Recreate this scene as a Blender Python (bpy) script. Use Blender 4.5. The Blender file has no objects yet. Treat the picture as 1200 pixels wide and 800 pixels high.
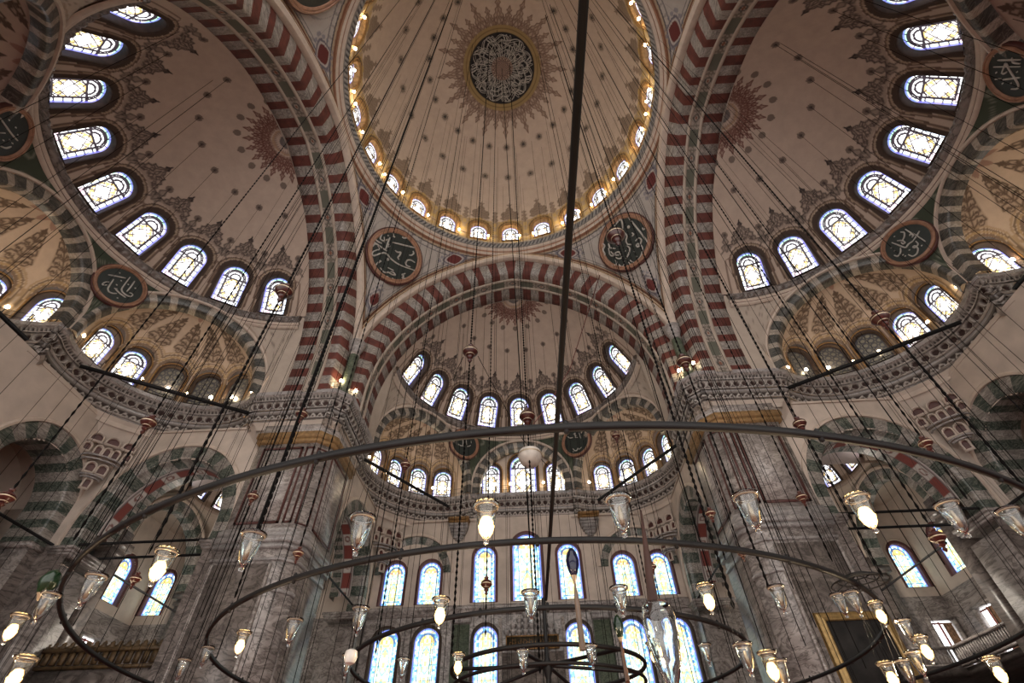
import bpy, math, random
import numpy as np
PI = math.pi
random.seed(7); RNG = np.random.default_rng(11)
scn = bpy.context.scene
COL = scn.collection
def R(d): return d*PI/180

# ------------------------------------------------------------------ tags
def tag(o, label=None, cat=None, group=None, kind=None):
    if label: o['label'] = label
    if cat: o['category'] = cat
    if group: o['group'] = group
    if kind: o['kind'] = kind
    return o
def empty(name, loc=(0, 0, 0), rz=0.0, label=None, cat=None, group=None, kind=None):
    o = bpy.data.objects.new(name, None); COL.objects.link(o)
    o.location = loc; o.rotation_euler = (0, 0, rz); o.empty_display_size = .2
    return tag(o, label, cat, group, kind)
KIDS = {}
def link(name, me, parent=None):
    o = bpy.data.objects.new(name, me); COL.objects.link(o)
    if parent is not None:
        o.parent = parent; KIDS.setdefault(parent.name, []).append(o)
    return o
def copy_tree(o, parent=None):
    c = o.copy(); COL.objects.link(c); c.parent = parent
    if parent is not None: KIDS.setdefault(parent.name, []).append(c)
    for ch in list(KIDS.get(o.name, [])): copy_tree(ch, c)
    return c

# ------------------------------------------------------------------ mesh building
class MB:
    def __init__(s): s.v = []; s.f = []; s.m = []; s.c = []; s.n = 0
    def add(s, V, F, m=0, c=None):
        V = np.asarray(V, float).reshape(-1, 3)
        s.v.append(V)
        for k, f in enumerate(F):
            s.f.append([i+s.n for i in f]); s.m.append(m if np.isscalar(m) else int(m[k]))
        s.c.append(np.ones((len(V), 3))*.8 if c is None else np.broadcast_to(np.asarray(c, float), (len(V), 3)))
        s.n += len(V); return s
    def grid(s, P, m=0, c=None, cu=False, cv=False, keep=None, flip=False):
        """P: (nu,nv,3)"""
        nu, nv = P.shape[:2]
        iu = np.arange(nu if cu else nu-1); iv = np.arange(nv if cv else nv-1)
        A, B = np.meshgrid(iu, iv, indexing='ij'); A1 = (A+1) % nu; B1 = (B+1) % nv
        F = np.stack([A*nv+B, A1*nv+B, A1*nv+B1, A*nv+B1], -1)
        if flip: F = F[..., ::-1]
        if keep is not None: F = F[keep]
        F = F.reshape(-1, 4)
        mm = m
        if not np.isscalar(m):
            mm = np.asarray(m); mm = mm[keep] if keep is not None else mm.reshape(-1)
        cc = None if c is None else (np.asarray(c).reshape(-1, 3) if np.ndim(c) > 1 else c)
        s.add(P.reshape(-1, 3), F.tolist(), mm, cc); return s
    def box(s, c, size, m=0, rz=0, col=None):
        x, y, z = [q/2 for q in size]
        V = np.array([(-x,-y,-z),(x,-y,-z),(x,y,-z),(-x,y,-z),(-x,-y,z),(x,-y,z),(x,y,z),(-x,y,z)])
        if rz:
            ca, sa = math.cos(rz), math.sin(rz); V = V@np.array([(ca,sa,0),(-sa,ca,0),(0,0,1)])
        s.add(V+np.array(c), [(0,3,2,1),(4,5,6,7),(0,1,5,4),(1,2,6,5),(2,3,7,6),(3,0,4,7)], m, col); return s
    def tube(s, pts, r, n=6, m=0, closed=False, col=None, flat=1.0):
        P = np.asarray(pts, float); N = len(P)
        if closed: T = np.roll(P, -1, 0)-np.roll(P, 1, 0)
        else: T = np.gradient(P, axis=0)
        T /= np.linalg.norm(T, axis=1)[:, None]+1e-12
        up = np.array([0, 0, 1.]) if abs(T[:, 2]).mean() < .8 else np.array([1., 0, 0])
        A = np.cross(T, up); A /= np.linalg.norm(A, axis=1)[:, None]+1e-12
        B = np.cross(A, T)
        t = np.arange(n)*2*PI/n
        rr = np.broadcast_to(np.asarray(r, float), (N,))
        G = P[:, None]+rr[:, None, None]*(np.cos(t)[None, :, None]*A[:, None]+flat*np.sin(t)[None, :, None]*B[:, None])
        b = s.n
        s.grid(G, m, col, cu=closed, cv=True)
        if not closed:
            s.f.append([b+i for i in range(n)][::-1]); s.m.append(m if np.isscalar(m) else 0)
            s.f.append([b+(N-1)*n+i for i in range(n)]); s.m.append(m if np.isscalar(m) else 0)
        return s
    def lathe(s, prof, n=16, m=0, c=(0, 0, 0), col=None):
        """prof [(r,z)]"""
        pr = np.array(prof, float); t = np.arange(n)*2*PI/n
        G = np.zeros((n, len(pr), 3)); G[..., 0] = np.cos(t)[:, None]*pr[:, 0]; G[..., 1] = np.sin(t)[:, None]*pr[:, 0]; G[..., 2] = pr[:, 1]
        s.grid(G+np.array(c), m, col, cu=True); return s
    def build(s, name, mats, parent=None, smooth=False, loc=None):
        me = s.mesh(name, mats, smooth); o = link(name, me, parent)
        if loc is not None: o.location = loc
        return o
    def mesh(s, name, mats, smooth=False):
        me = bpy.data.meshes.new(name)
        V = np.concatenate(s.v) if s.v else np.zeros((0, 3))
        ln = np.array([len(f) for f in s.f], np.int32); lo = np.concatenate([[0], np.cumsum(ln)[:-1]]).astype(np.int32)
        idx = np.concatenate([np.asarray(f, np.int32) for f in s.f])
        me.vertices.add(len(V)); me.vertices.foreach_set('co', V.astype(np.float32).ravel())
        me.loops.add(len(idx)); me.loops.foreach_set('vertex_index', idx)
        me.polygons.add(len(ln)); me.polygons.foreach_set('loop_start', lo)
        if not isinstance(mats, (list, tuple)): mats = [mats]
        for q in mats: me.materials.append(q)
        me.polygons.foreach_set('material_index', np.array(s.m, np.int32))
        me.update(calc_edges=True)
        C = np.concatenate(s.c); a = me.color_attributes.new('Col', 'FLOAT_COLOR', 'POINT')
        a.data.foreach_set('color', np.concatenate([C, np.ones((len(C), 1))], 1).astype(np.float32).ravel())
        if smooth:
            me.polygons.foreach_set('use_smooth', np.ones(len(ln), bool))
            if smooth != 'all':
                try: me.set_sharp_from_angle(angle=R(40))
                except Exception: pass
        me.validate(); return me

# ------------------------------------------------------------------ materials
def newmat(name):
    m = bpy.data.materials.new(name); m.use_nodes = True
    nt = m.node_tree; nt.nodes.clear()
    out = nt.nodes.new('ShaderNodeOutputMaterial'); b = nt.nodes.new('ShaderNodeBsdfPrincipled')
    nt.links.new(b.outputs[0], out.inputs[0]); return m, nt, b
def N(nt, t, **k):
    n = nt.nodes.new('ShaderNode'+t)
    for a, v in k.items(): setattr(n, a, v)
    return n
def ramp(nt, stops):
    r = N(nt, 'ValToRGB'); e = r.color_ramp.elements
    while len(e) < len(stops): e.new(.5)
    for q, (p, c) in zip(e, stops): q.position = p; q.color = (*c, 1)
    return r
def plain(name, col, rough=.6, metal=0., var=.25, scale=3., bump=.0, spec=.5):
    m, nt, b = newmat(name)
    tc = N(nt, 'TexCoord'); no = N(nt, 'TexNoise'); no.inputs['Scale'].default_value = scale; no.inputs['Detail'].default_value = 6
    nt.links.new(tc.outputs['Object'], no.inputs['Vector'])
    c = np.array(col); r = ramp(nt, [(.3, tuple(c*(1-var))), (.7, tuple(np.minimum(c*(1+var), 1)))])
    nt.links.new(no.outputs['Fac'], r.inputs[0]); nt.links.new(r.outputs[0], b.inputs['Base Color'])
    b.inputs['Roughness'].default_value = rough; b.inputs['Metallic'].default_value = metal
    b.inputs['Specular IOR Level'].default_value = spec
    if bump:
        bp = N(nt, 'Bump'); bp.inputs['Strength'].default_value = bump; nt.links.new(no.outputs['Fac'], bp.inputs['Height']); nt.links.new(bp.outputs[0], b.inputs['Normal'])
    return m
def marble(name, a, bcol, vein, scale=.5, rough=.35, amt=.6):
    """clouded stone with thin ridged veins drifting diagonally"""
    m, nt, b = newmat(name); geo = N(nt, 'NewGeometry'); L = nt.links.new
    mp = N(nt, 'Mapping'); mp.inputs['Rotation'].default_value = (.6, .5, .4); mp.inputs['Scale'].default_value = (1., .35, 1.6); L(geo.outputs['Position'], mp.inputs[0])
    no = N(nt, 'TexNoise'); no.inputs['Scale'].default_value = scale*1.6; no.inputs['Detail'].default_value = 7; no.inputs['Roughness'].default_value = .62; no.inputs['Distortion'].default_value = 1.2
    n2 = N(nt, 'TexNoise'); n2.inputs['Scale'].default_value = scale*1.1; n2.inputs['Detail'].default_value = 6; n2.inputs['Roughness'].default_value = .6; n2.inputs['Distortion'].default_value = 2.6
    L(mp.outputs[0], no.inputs['Vector']); L(mp.outputs[0], n2.inputs['Vector'])
    r1 = ramp(nt, [(.32, a), (.68, bcol)]); L(no.outputs['Fac'], r1.inputs[0])
    s1 = N(nt, 'Math', operation='SUBTRACT'); s1.inputs[1].default_value = .5; L(n2.outputs['Fac'], s1.inputs[0])
    s2 = N(nt, 'Math', operation='ABSOLUTE'); L(s1.outputs[0], s2.inputs[0])
    r2 = ramp(nt, [(.0, (1, 1, 1)), (.018, (.55, .55, .55)), (.055, (0, 0, 0))]); L(s2.outputs[0], r2.inputs[0])
    mm = N(nt, 'Math', operation='MULTIPLY'); mm.inputs[1].default_value = amt; L(r2.outputs[0], mm.inputs[0])
    mx = N(nt, 'Mix', data_type='RGBA'); mx.inputs[7].default_value = (*vein, 1)
    L(mm.outputs[0], mx.inputs[0]); L(r1.outputs[0], mx.inputs[6]); L(mx.outputs[2], b.inputs['Base Color'])
    b.inputs['Roughness'].default_value = rough; return m
def painted(name, rough=.8, var=.12):
    m, nt, b = newmat(name)
    at = N(nt, 'Attribute', attribute_name='Col'); tc = N(nt, 'TexCoord')
    no = N(nt, 'TexNoise'); no.inputs['Scale'].default_value = 1.3; no.inputs['Detail'].default_value = 8; no.inputs['Roughness'].default_value = .65
    nt.links.new(tc.outputs['Object'], no.inputs['Vector'])
    r = ramp(nt, [(.3, (1-var,)*3), (.7, (1+var*.3,)*3)]); nt.links.new(no.outputs['Fac'], r.inputs[0])
    mx = N(nt, 'Mix', data_type='RGBA', blend_type='MULTIPLY'); mx.inputs[0].default_value = 1
    nt.links.new(at.outputs['Color'], mx.inputs[6]); nt.links.new(r.outputs[0], mx.inputs[7]); nt.links.new(mx.outputs[2], b.inputs['Base Color'])
    b.inputs['Roughness'].default_value = rough; b.inputs['Specular IOR Level'].default_value = .3; return m
def lit_glass(name, strength):
    m, nt, b = newmat(name)
    at = N(nt, 'Attribute', attribute_name='Col'); nt.links.new(at.outputs['Color'], b.inputs['Emission Color'])
    b.inputs['Emission Strength'].default_value = strength
    b.inputs['Base Color'].default_value = (.05, .05, .06, 1); b.inputs['Roughness'].default_value = .3
    return m
def emit(name, col, s):
    m, nt, b = newmat(name); b.inputs['Base Color'].default_value = (*col, 1)
    b.inputs['Emission Color'].default_value = (*col, 1); b.inputs['Emission Strength'].default_value = s; return m
def glass(name, col=(.95, .97, .97), rough=.03):
    m, nt, b = newmat(name); b.inputs['Base Color'].default_value = (*col, 1)
    b.inputs['Transmission Weight'].default_value = 1; b.inputs['Roughness'].default_value = rough; b.inputs['IOR'].default_value = 1.45; return m

M = {}
M['paint'] = painted('painted_plaster')
M['plaster'] = plain('cream_plaster', (.50, .42, .36), .85, var=.14, scale=.8, bump=.04)
M['grey_marble'] = marble('veined_grey_marble', (.17, .145, .135), (.42, .375, .35), (.06, .048, .043), .6, amt=.85)
M['dark_marble'] = marble('smoky_brown_marble', (.095, .078, .07), (.26, .22, .20), (.035, .027, .024), .5, amt=.85)
M['pale_marble'] = marble('pale_veined_marble', (.24, .21, .195), (.50, .45, .42), (.10, .08, .075), .8, amt=.85)
M['cornice'] = marble('carved_grey_marble', (.23, .21, .205), (.42, .39, .375), (.10, .09, .085), .7)
M['white_vouss'] = marble('white_arch_marble', (.20, .18, .16), (.40, .365, .33), (.08, .065, .06), 1.5, amt=.9)
M['cream_vouss'] = marble('cream_arch_marble', (.26, .22, .18), (.44, .385, .32), (.12, .09, .07), 1.5, amt=.7)
M['red_vouss'] = plain('oxblood_arch_stone', (.105, .026, .018), .7, var=.35, scale=2)
M['green_vouss'] = marble('green_arch_marble', (.020, .030, .024), (.050, .068, .054), (.22, .22, .19), 1.2, amt=.8)
M['black_vouss'] = marble('dark_arch_marble', (.022, .023, .020), (.060, .058, .050), (.18, .16, .14), 1.2)
M['green_panel'] = marble('green_veined_marble', (.03, .045, .03), (.08, .10, .07), (.2, .22, .17), 1.1)
M['cream'] = plain('cream_stone_moulding', (.52, .43, .36), .6, var=.12, scale=2)
M['gold'] = plain('dull_gilding', (.24, .13, .045), .55, metal=.1, var=.35, scale=5)
M['ochre'] = plain('ochre_paint', (.26, .15, .06), .7, var=.35, scale=4)
M['iron'] = plain('black_iron', (.007, .0065, .007), .55, metal=0, var=.3, spec=.25)
M['cord'] = plain('black_cord', (.004, .0035, .0035), .9, metal=0, var=.1, spec=.05)
M['brown_frame'] = plain('brown_painted_reveal', (.045, .026, .018), .7, var=.3, scale=3)
M['maroon_frame'] = plain('maroon_window_frame', (.10, .035, .035), .6, var=.3, scale=3)
M['red_line'] = plain('dark_red_marble_inlay', (.08, .026, .022), .45, var=.3, scale=3)
M['disc_black'] = plain('blackish_green_board', (.012, .018, .015), .5, var=.3, scale=2)
M['letter'] = plain('silvered_lettering', (.42, .40, .37), .5, var=.1, scale=2)
M['copper_ring'] = plain('coppery_wood_ring', (.30, .16, .10), .5, var=.25, scale=3)
M['pane_hi'] = lit_glass('sunlit_stained_glass', 2.0)
M['pane_lo'] = lit_glass('blue_edged_stained_glass', 1.7)
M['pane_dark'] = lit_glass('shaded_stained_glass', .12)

# ------------------------------------------------------------------ drawing helpers for painted ornament (colour per vertex)
class Stamp:
    """a small painted motif: coverage on a grid, x in [-W,W], y in [0,H]"""
    def __init__(s, W, H, n=140):
        s.W, s.H, s.n = W, H, n
        s.x, s.y = np.meshgrid(np.linspace(-W, W, n), np.linspace(0, H, n), indexing='ij')
        s.a = np.zeros((n, n))
    def line(s, pts, w, mirror=True, v=1.):
        P = np.array(pts, float)
        for sg in ((1, -1) if mirror else (1,)):
            for p, q in zip(P[:-1], P[1:]):
                p = p*np.array([sg, 1]); q = q*np.array([sg, 1]); d = q-p; L = d@d+1e-9
                t = np.clip(((s.x-p[0])*d[0]+(s.y-p[1])*d[1])/L, 0, 1)
                D = np.hypot(s.x-p[0]-t*d[0], s.y-p[1]-t*d[1])
                s.a = np.maximum(s.a, v*np.clip(1.5-D/w, 0, 1))
        return s
    def poly(s, pts, v=1., mirror=True):
        P = np.array(pts, float)
        for sg in ((1, -1) if mirror else (1,)):
            ins = np.zeros_like(s.x, bool); n = len(P)
            for i in range(n):
                x1, y1 = P[i]*np.array([sg, 1]); x2, y2 = P[(i+1) % n]*np.array([sg, 1])
                c = ((y1 > s.y) != (y2 > s.y)) & (s.x < (x2-x1)*(s.y-y1)/(y2-y1+1e-12)+x1); ins ^= c
            s.a = np.where(ins, np.maximum(s.a, v), s.a)
        return s
    def spiral(s, cx, cy, r, turns, w, ph=0, dirn=1):
        t = np.linspace(0, 1, 26); a = ph+dirn*t*turns*2*PI; rr = r*(1-t*.85)
        return s.line(np.stack([cx+rr*np.cos(a), cy+rr*np.sin(a)], 1), w)
    def texture(s, f=18., amt=.6):
        s.a *= 1-amt*((np.sin(s.x*f)*np.sin(s.y*f*1.1+np.cos(s.x*f*.5)*1.5)) > .05)
        return s
    def at(s, x, y):
        i = (x+s.W)/(2*s.W)*(s.n-1); j = y/s.H*(s.n-1)
        ok = (i >= 0) & (i <= s.n-1.001) & (j >= 0) & (j <= s.n-1.001)
        i = np.clip(i, 0, s.n-1.001); j = np.clip(j, 0, s.n-1.001); a, b = i.astype(int), j.astype(int); fi, fj = i-a, j-b
        return ok*((s.a[a, b]*(1-fi)+s.a[a+1, b]*fi)*(1-fj)+(s.a[a, b+1]*(1-fi)+s.a[a+1, b+1]*fi)*fj)
def blend(C, m, col):
    m = np.clip(m, 0, 1)[..., None]; C[:] = C*(1-m)+np.array(col)*m
def arch_sd(x, y, w, h):
    """signed distance-ish to an arched window outline of width w, height h (round head), base at y=0: <0 inside"""
    r = w/2; yy = np.maximum(y-(h-r), 0)
    return np.where(y < h-r, np.abs(x)-r, np.hypot(x, yy)-r)
CREAM = np.array((.46, .375, .315))
# ------------------------------------------------------------------ windows (built once, then copied)
def hash2(i, j, k=0.):
    v = np.sin(i*127.1+j*311.7+k*74.7)*43758.5453; return v-np.floor(v)
def pick(h, cols):
    """h in 0..1 -> one of the colours; cols = [(weight, rgb)]"""
    w = np.cumsum([c[0] for c in cols]); w = w/w[-1]; out = np.zeros(h.shape+(3,)); lo = 0
    for q, c in zip(w, cols): m = (h >= lo) & (h < q+1e-9); out[m] = c[1]; lo = q
    return out
def pane_colors(X, Z, w, h, kind):
    """leaded stained glass: a border of small squares, a lead tracery and a yellow centre"""
    r = w/2; sd = arch_sd(X, Z, w, h); d = -np.maximum(sd, -Z)  # distance in from the edge
    C = np.ones(X.shape+(3,)); rr = np.hypot(X, Z-(h-r)); ang = np.arctan2(Z-(h-r), X)
    if kind == 'hi':
        C[:] = (1., .99, 1.); bw = .19*w; top = Z > h-r*1.08
        cell = w*.25; ci, cj = np.floor(X/cell+.5), np.floor(Z/cell)
        hh = hash2(ci, cj); bcol = pick(hh, [(3, (1, 1, 1)), (1, (1., .72, .82)), (1, (.75, .85, 1.)), (.8, (1, .9, .5))])
        m = (d < bw) & ~top; C[m] = bcol[m]
        lead = np.abs(d-bw) < .03*w
        seg = (np.abs(((Z/cell) % 1)-.5) > .41) & (d < bw) & ~top
        seg |= (np.abs(((X/cell+.5) % 1)-.5) > .42) & (Z < bw)
        lead |= np.abs(Z-(h-r*1.08)) < .035*w
        lead |= top & ((np.abs(((ang/PI*5) % 1)-.5) > .42) & (rr > r*.36))
        lead |= top & (np.abs(rr-r*.38) < .035*w) | top & (np.abs(rr-r*.74) < .028*w)
        cx = X/(w*.30); cz = (Z-h*.39)/(h*.27); inner = (d > bw) & ~top
        q = np.abs(cx)**1.5+np.abs(cz)**1.5
        blend(C, (inner & (np.abs(q-1) < .13))*.9, (.62, .42, .08)); blend(C, (inner & (np.abs(np.abs(cx)-.5) < .12) & (np.abs(np.abs(cz)-.55) < .12))*.9, (.75, .5, .1))
        lead |= inner & (np.abs(q-1.26) < .07)
        dia = (np.abs(((X+Z)/(w*.31)) % 1-.5) > .42) | (np.abs(((X-Z)/(w*.31)) % 1-.5) > .42); blend(C, inner & dia & (q > .35), (.07, .05, .045))
        g = (hh > .8) & (d < bw) & top; blend(C, g*.8, (.2, .6, .35))
        blend(C, (lead | seg)*1., (.02, .015, .02))
        blend(C, (d < .055*w)*.85, (.10, .09, .38))
    elif kind == 'lo':
        cell = w*.085; ci, cj = np.floor(X/cell+.5), np.floor(Z/cell); hh = hash2(np.abs(ci), cj); bw = .21*w; top = Z > h-r*1.0
        C = pick(hh, [(3, (.90, .95, .75)), (2, (1., .85, .30)), (2, (.65, .9, .85)), (1, (.35, .65, .45)), (1.5, (1, 1, .95))])
        b = pick(hash2(np.abs(ci), cj, 3), [(3, (.35, .8, 1.)), (2, (.95, 1, 1)), (1.5, (.1, .35, .8)), (1, (1, .95, .5))]); m = d < bw; C[m] = b[m]
        b = pick(hash2(np.abs(ci), cj, 5), [(3, (1., .72, .15)), (1, (1, .95, .7)), (1, (.9, .35, .1))]); m = top & (rr < r*.66); C[m] = b[m]
        b = pick(hash2(np.abs(ci), cj, 9), [(2, (1., .85, .25)), (1, (1, 1, .85)), (1, (.8, .95, .6))]); m = ~top & (np.abs(X) < w*.15); C[m] = b[m]
        q = np.abs(X/(w*.2))**1.4+np.abs(((Z/(w*1.1)) % 1-.5)/.4)**1.4; blend(C, (~top & (d > bw) & (np.abs(q-1) < .16))*.8, (.15, .45, .5))
        net = (np.abs((X/cell+.5) % 1-.5) > .40) | (np.abs((Z/cell) % 1-.5) > .40); blend(C, net*.35, (.05, .2, .35))
        blend(C, (np.abs(d-bw) < .022*w)*.9, (.02, .12, .28)); blend(C, (np.abs(((Z/(w*.5)) % 1)-.5) > .47)*.6, (.03, .15, .25))
        blend(C, (top & (np.abs(rr-r*.66) < .03*w))*.9, (.02, .10, .3)); blend(C, (d < .06*w)*.9, (.10, .12, .5))
    else:  # plaster tracery with dim glass
        C[:] = (.75, .6, .35)
        u = X/(w*.27); v = Z/(w*.27); v2 = v+.5*(np.floor(u) % 2)
        q = np.hypot((u % 1)-.5, (v2 % 1)-.5)
        blend(C, (np.abs(q-.42) < .12)*1., (.04, .02, .015)); blend(C, (d < .06*w)*1., (.04, .02, .015))
    return C
def arch_outline(w, h, n=12, off=0.):
    r = w/2+off; pts = [(-r, -off if off > 0 else 0.)]
    for k in range(n+1):
        a = PI-PI*k/n; pts.append((r*math.cos(a), h-w/2+r*math.sin(a)))
    pts.append((r, -off if off > 0 else 0.)); return np.array(pts)
def make_window(w, h, depth=.55, kind='hi', rim=.22, rim_mat='brown_frame', line_mat='ochre', nx=40, dense=1.0):
    """local: x across, z up, y outwards (the room is at -y)"""
    t = empty('window_0')
    f = MB()
    # pane made of a grid clipped to the arch by mapping columns to the arch height
    nz = int(nx*h/w*dense); xs = np.linspace(-w/2, w/2, nx); top = h-w/2+np.sqrt(np.maximum((w/2)**2-xs**2, 0))
    X = np.repeat(xs[:, None], nz, 1); Z = np.linspace(0, 1, nz)[None, :]*top[:, None]
    P = np.stack([X, np.full_like(X, depth), Z], -1)
    pane = MB().grid(P, 0, pane_colors(X, Z, w, h, kind))
    link('glass', pane.mesh('pane_'+kind, M[{'hi': 'pane_hi', 'lo': 'pane_lo', 'dark': 'pane_dark'}[kind]]), t)
    # reveal and raised border
    prof = [(0, depth+.03), (0, .0), (.04, -.05), (rim, -.07), (rim+.04, .12)]
    G = np.stack([np.stack([arch_outline(w, h, 14, o)[:, 0], np.full(17, y), arch_outline(w, h, 14, o)[:, 1]], -1) for o, y in prof], 1)
    G[0, :, 2] = G[-1, :, 2] = 0
    G = np.concatenate([G, G[:1]], 0)
    fr = MB().grid(G, 0); fr.build('window_frame', M[rim_mat], t)
    prof2 = [(rim+.02, .1), (rim+.03, -.1), (rim+.13, -.1), (rim+.16, .1)]
    if line_mat:
        A = [arch_outline(w, h, 14, o) for o, y in prof2]
        G = np.stack([np.stack([a[:, 0], np.full(17, y), a[:, 1]], -1) for a, (o, y) in zip(A, prof2)], 1); G[0, :, 2] = G[-1, :, 2] = 0
        MB().grid(G, 0).build('outer_moulding', M[line_mat], t)
    return t
WN = [0]
def put_window(proto, pos, az, tilt=0., label=None, group=None):
    """az: direction the window looks outwards, measured from +y towards +x; tilt leans the head inwards"""
    c = proto if not proto.get('used') else copy_tree(proto); old = c.name
    proto['used'] = 1; c.pop('used', None) if c is not proto else None; c.location = pos; c.rotation_euler = (tilt, 0, -az); WN[0] += 1
    c.name = 'window_%d' % WN[0]
    KIDS[c.name] = KIDS.pop(old, [])
    tag(c, label, 'window', group, 'structure'); return c

# ------------------------------------------------------------------ arms: local (u across, v outwards); the four directions turn it about z
ARM = {'front': 0.0, 'left': PI/2, 'right': -PI/2}
def rotp(p, a):
    ca, sa = math.cos(a), math.sin(a); return (p[0]*ca-p[1]*sa, p[0]*sa+p[1]*ca, p[2])

ZD, RD, HD = 43.5, 13.0, 13.7        # main dome spring, radius, rise
def dome_pt(phi, az, dr=0.):
    r = RD*math.cos(phi)+dr*math.cos(phi); return np.array([r*math.sin(az), r*math.cos(az), ZD+HD*math.sin(phi)+dr*math.sin(phi)])

# ---- main dome
def palmette(W, H):
    """lobed leaf with a cross-shaped tip: (filled silhouette, dark outline and veins)"""
    o = [(W*.95, 0), (W*.8, H*.12), (W*.98, H*.22), (W*.7, H*.32), (W*.78, H*.42), (W*.42, H*.5), (W*.5, H*.6), (W*.16, H*.66), (W*.18, H*.74), (W*.42, H*.8), (W*.18, H*.85), (W*.1, H*.93), (0, H)]
    f = Stamp(W*1.1, H*1.02, 120); f.poly(o+[(0, 0)]); l = Stamp(W*1.1, H*1.02, 160); l.line(o, .045)
    l.line([(0, H*.1), (W*.35, H*.2), (0, H*.34), (W*.28, H*.44), (0, H*.56)], .035); l.line([(0, H*.56), (0, H*.8)], .035)
    l.spiral(W*.55, H*.14, W*.22, 1.2, .03, .5); l.spiral(W*.45, H*.34, W*.18, 1.2, .03, 2.); return f, l
def main_dome():
    nu, nv = 840, 210
    az = np.arange(nu)*2*PI/nu; s = np.linspace(0, 1, nv)
    # first .9 of height vertical drum, then ellipsoid
    phi = np.clip(s, 0, 1)*PI/2*.9995
    A, PH = np.meshgrid(az, phi, indexing='ij')
    r = RD*np.cos(PH); z = ZD+HD*np.sin(PH)
    P = np.stack([r*np.sin(A), r*np.cos(A), z], -1)
    C = np.empty(P.shape); C[:] = CREAM
    arc = PH*13.4                     # length up the meridian
    # ornament over the 24 windows
    d24 = 2*PI/24; k = (A+d24/2) % d24-d24/2; x = k*np.maximum(RD*np.cos(PH), .1)
    kb = A % d24-d24/2; xb = kb*np.maximum(RD*np.cos(PH), .1)
    st = Stamp(1.35, 3.6)
    st.poly([(0, 3.5), (.10, 3.25), (.32, 3.2), (.12, 2.95), (.16, 2.7), (.45, 2.45), (.42, 2.1), (.85, 1.9), (1.05, 1.5), (.9, 1.1), (1.15, .8), (.75, .5), (0, .6)])
    st.texture(13, .18)
    blend(C, st.at(x*1.05, (arc-3.4)*1.25)*.85, (.14, .10, .075))
    sb = Stamp(.6, 2.2); sb.poly([(0, 2.1), (.35, 1.8), (.12, 1.5), (.4, 1.15), (.15, .9), (.45, .5), (.1, .0), (0, 0)]).texture(15, .3)
    blend(C, sb.at(xb*1.1, (arc-3.4)*1.3)*.8, (.14, .10, .075))
    # gilded net between and over the windows
    band = (arc < 4.0-.5*np.abs(np.sin(A*12))) & (arc < 4.2)
    net = (np.abs(np.sin(A*36+arc*2.6))+np.abs(np.sin(A*36-arc*2.6))) < 1.0
    blend(C, band*.75, (.26, .19, .115)); blend(C, (band & net)*.75, (.42, .30, .12))
    blend(C, ((np.abs(arc_sd := arch_sd(x, arc-.5, 1.9, 2.75)) < .5))*.9, (.34, .23, .09))
    blend(C, (np.abs(arch_sd(x, arc-.5, 1.9, 2.75)-.3) < .07)*.9, (.10, .06, .04))
    # hook bosses painted as dark rosettes
    for ph0, n, off in ((R(40.2), 24, .5), (R(55), 24, .5)):
        dd = 2*PI/n; kk = (A+dd*off) % dd-dd/2
        q = np.hypot(kk*RD*np.cos(PH), (PH-ph0)*13.4)
        blend(C, (q < .34)*.8, (.13, .105, .085)); blend(C, (q < .14)*.9, (.03, .03, .03)); blend(C, (np.abs(q-.42) < .06)*.35, (.25, .2, .17))
    # crown medallion and its rays
    rr = r
    n = 16
    lf = palmette(.62, 2.9)
    for (n, ph, R0, ks) in ((16, 0, 3.8, 1.), (16, PI/16, 3.8, .72)):
        dd = 2*PI/n; kk = (A+ph+dd/2) % dd-dd/2; xx = kk*rr
        blend(C, lf[0].at(xx, (rr-R0)/ks)*.55, (.22, .15, .115)); blend(C, lf[1].at(xx, (rr-R0)/ks)*.85, (.115, .065, .05))
    m = (rr > 3.4) & (rr < 4.9) & (np.sin(A*48+rr*4)*np.sin(A*48-rr*4) > .0); blend(C, m*.45, (.14, .09, .07))
    blend(C, (rr < 4.05)*1., (.26, .185, .085)); blend(C, (np.abs(rr-3.75) < .05)*.7, (.1, .06, .03))
    blend(C, (rr < 3.42)*1., (.014, .013, .016))
    mb = MB()
    Cd = .25*(C[:, :-1]+C[:, 1:]+np.roll(C, -1, 0)[:, :-1]+np.roll(C, -1, 0)[:, 1:])
    fx = ((A[:, :-1]+PI/nu+d24/2) % d24-d24/2)*RD*np.cos(PH[:, :-1]); fz = .5*(arc[:, :-1]+arc[:, 1:])
    keep = arch_sd(fx, fz-.5, 2.0, 2.8) > 0
    keep |= fz < .45
    mb.grid(P, 0, C, cu=True, keep=keep)
    o = mb.build('ceiling', M['paint'], None, smooth='all')
    tag(o, 'great cream central dome ringed with windows, painted crown medallion', 'dome', kind='structure')
    # drum windows
    w = make_window(1.75, 2.5, .45, 'hi', .16, 'ochre', 'gold', nx=34)
    for i in range(24):
        a = i*d24; ph = .62/13.4; p = dome_pt(ph, a, .02)
        put_window(w, p, a, R(8), 'small arched stained glass window at the foot of the central dome', 'windows ringing the foot of the central dome')
main_dome()
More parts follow.
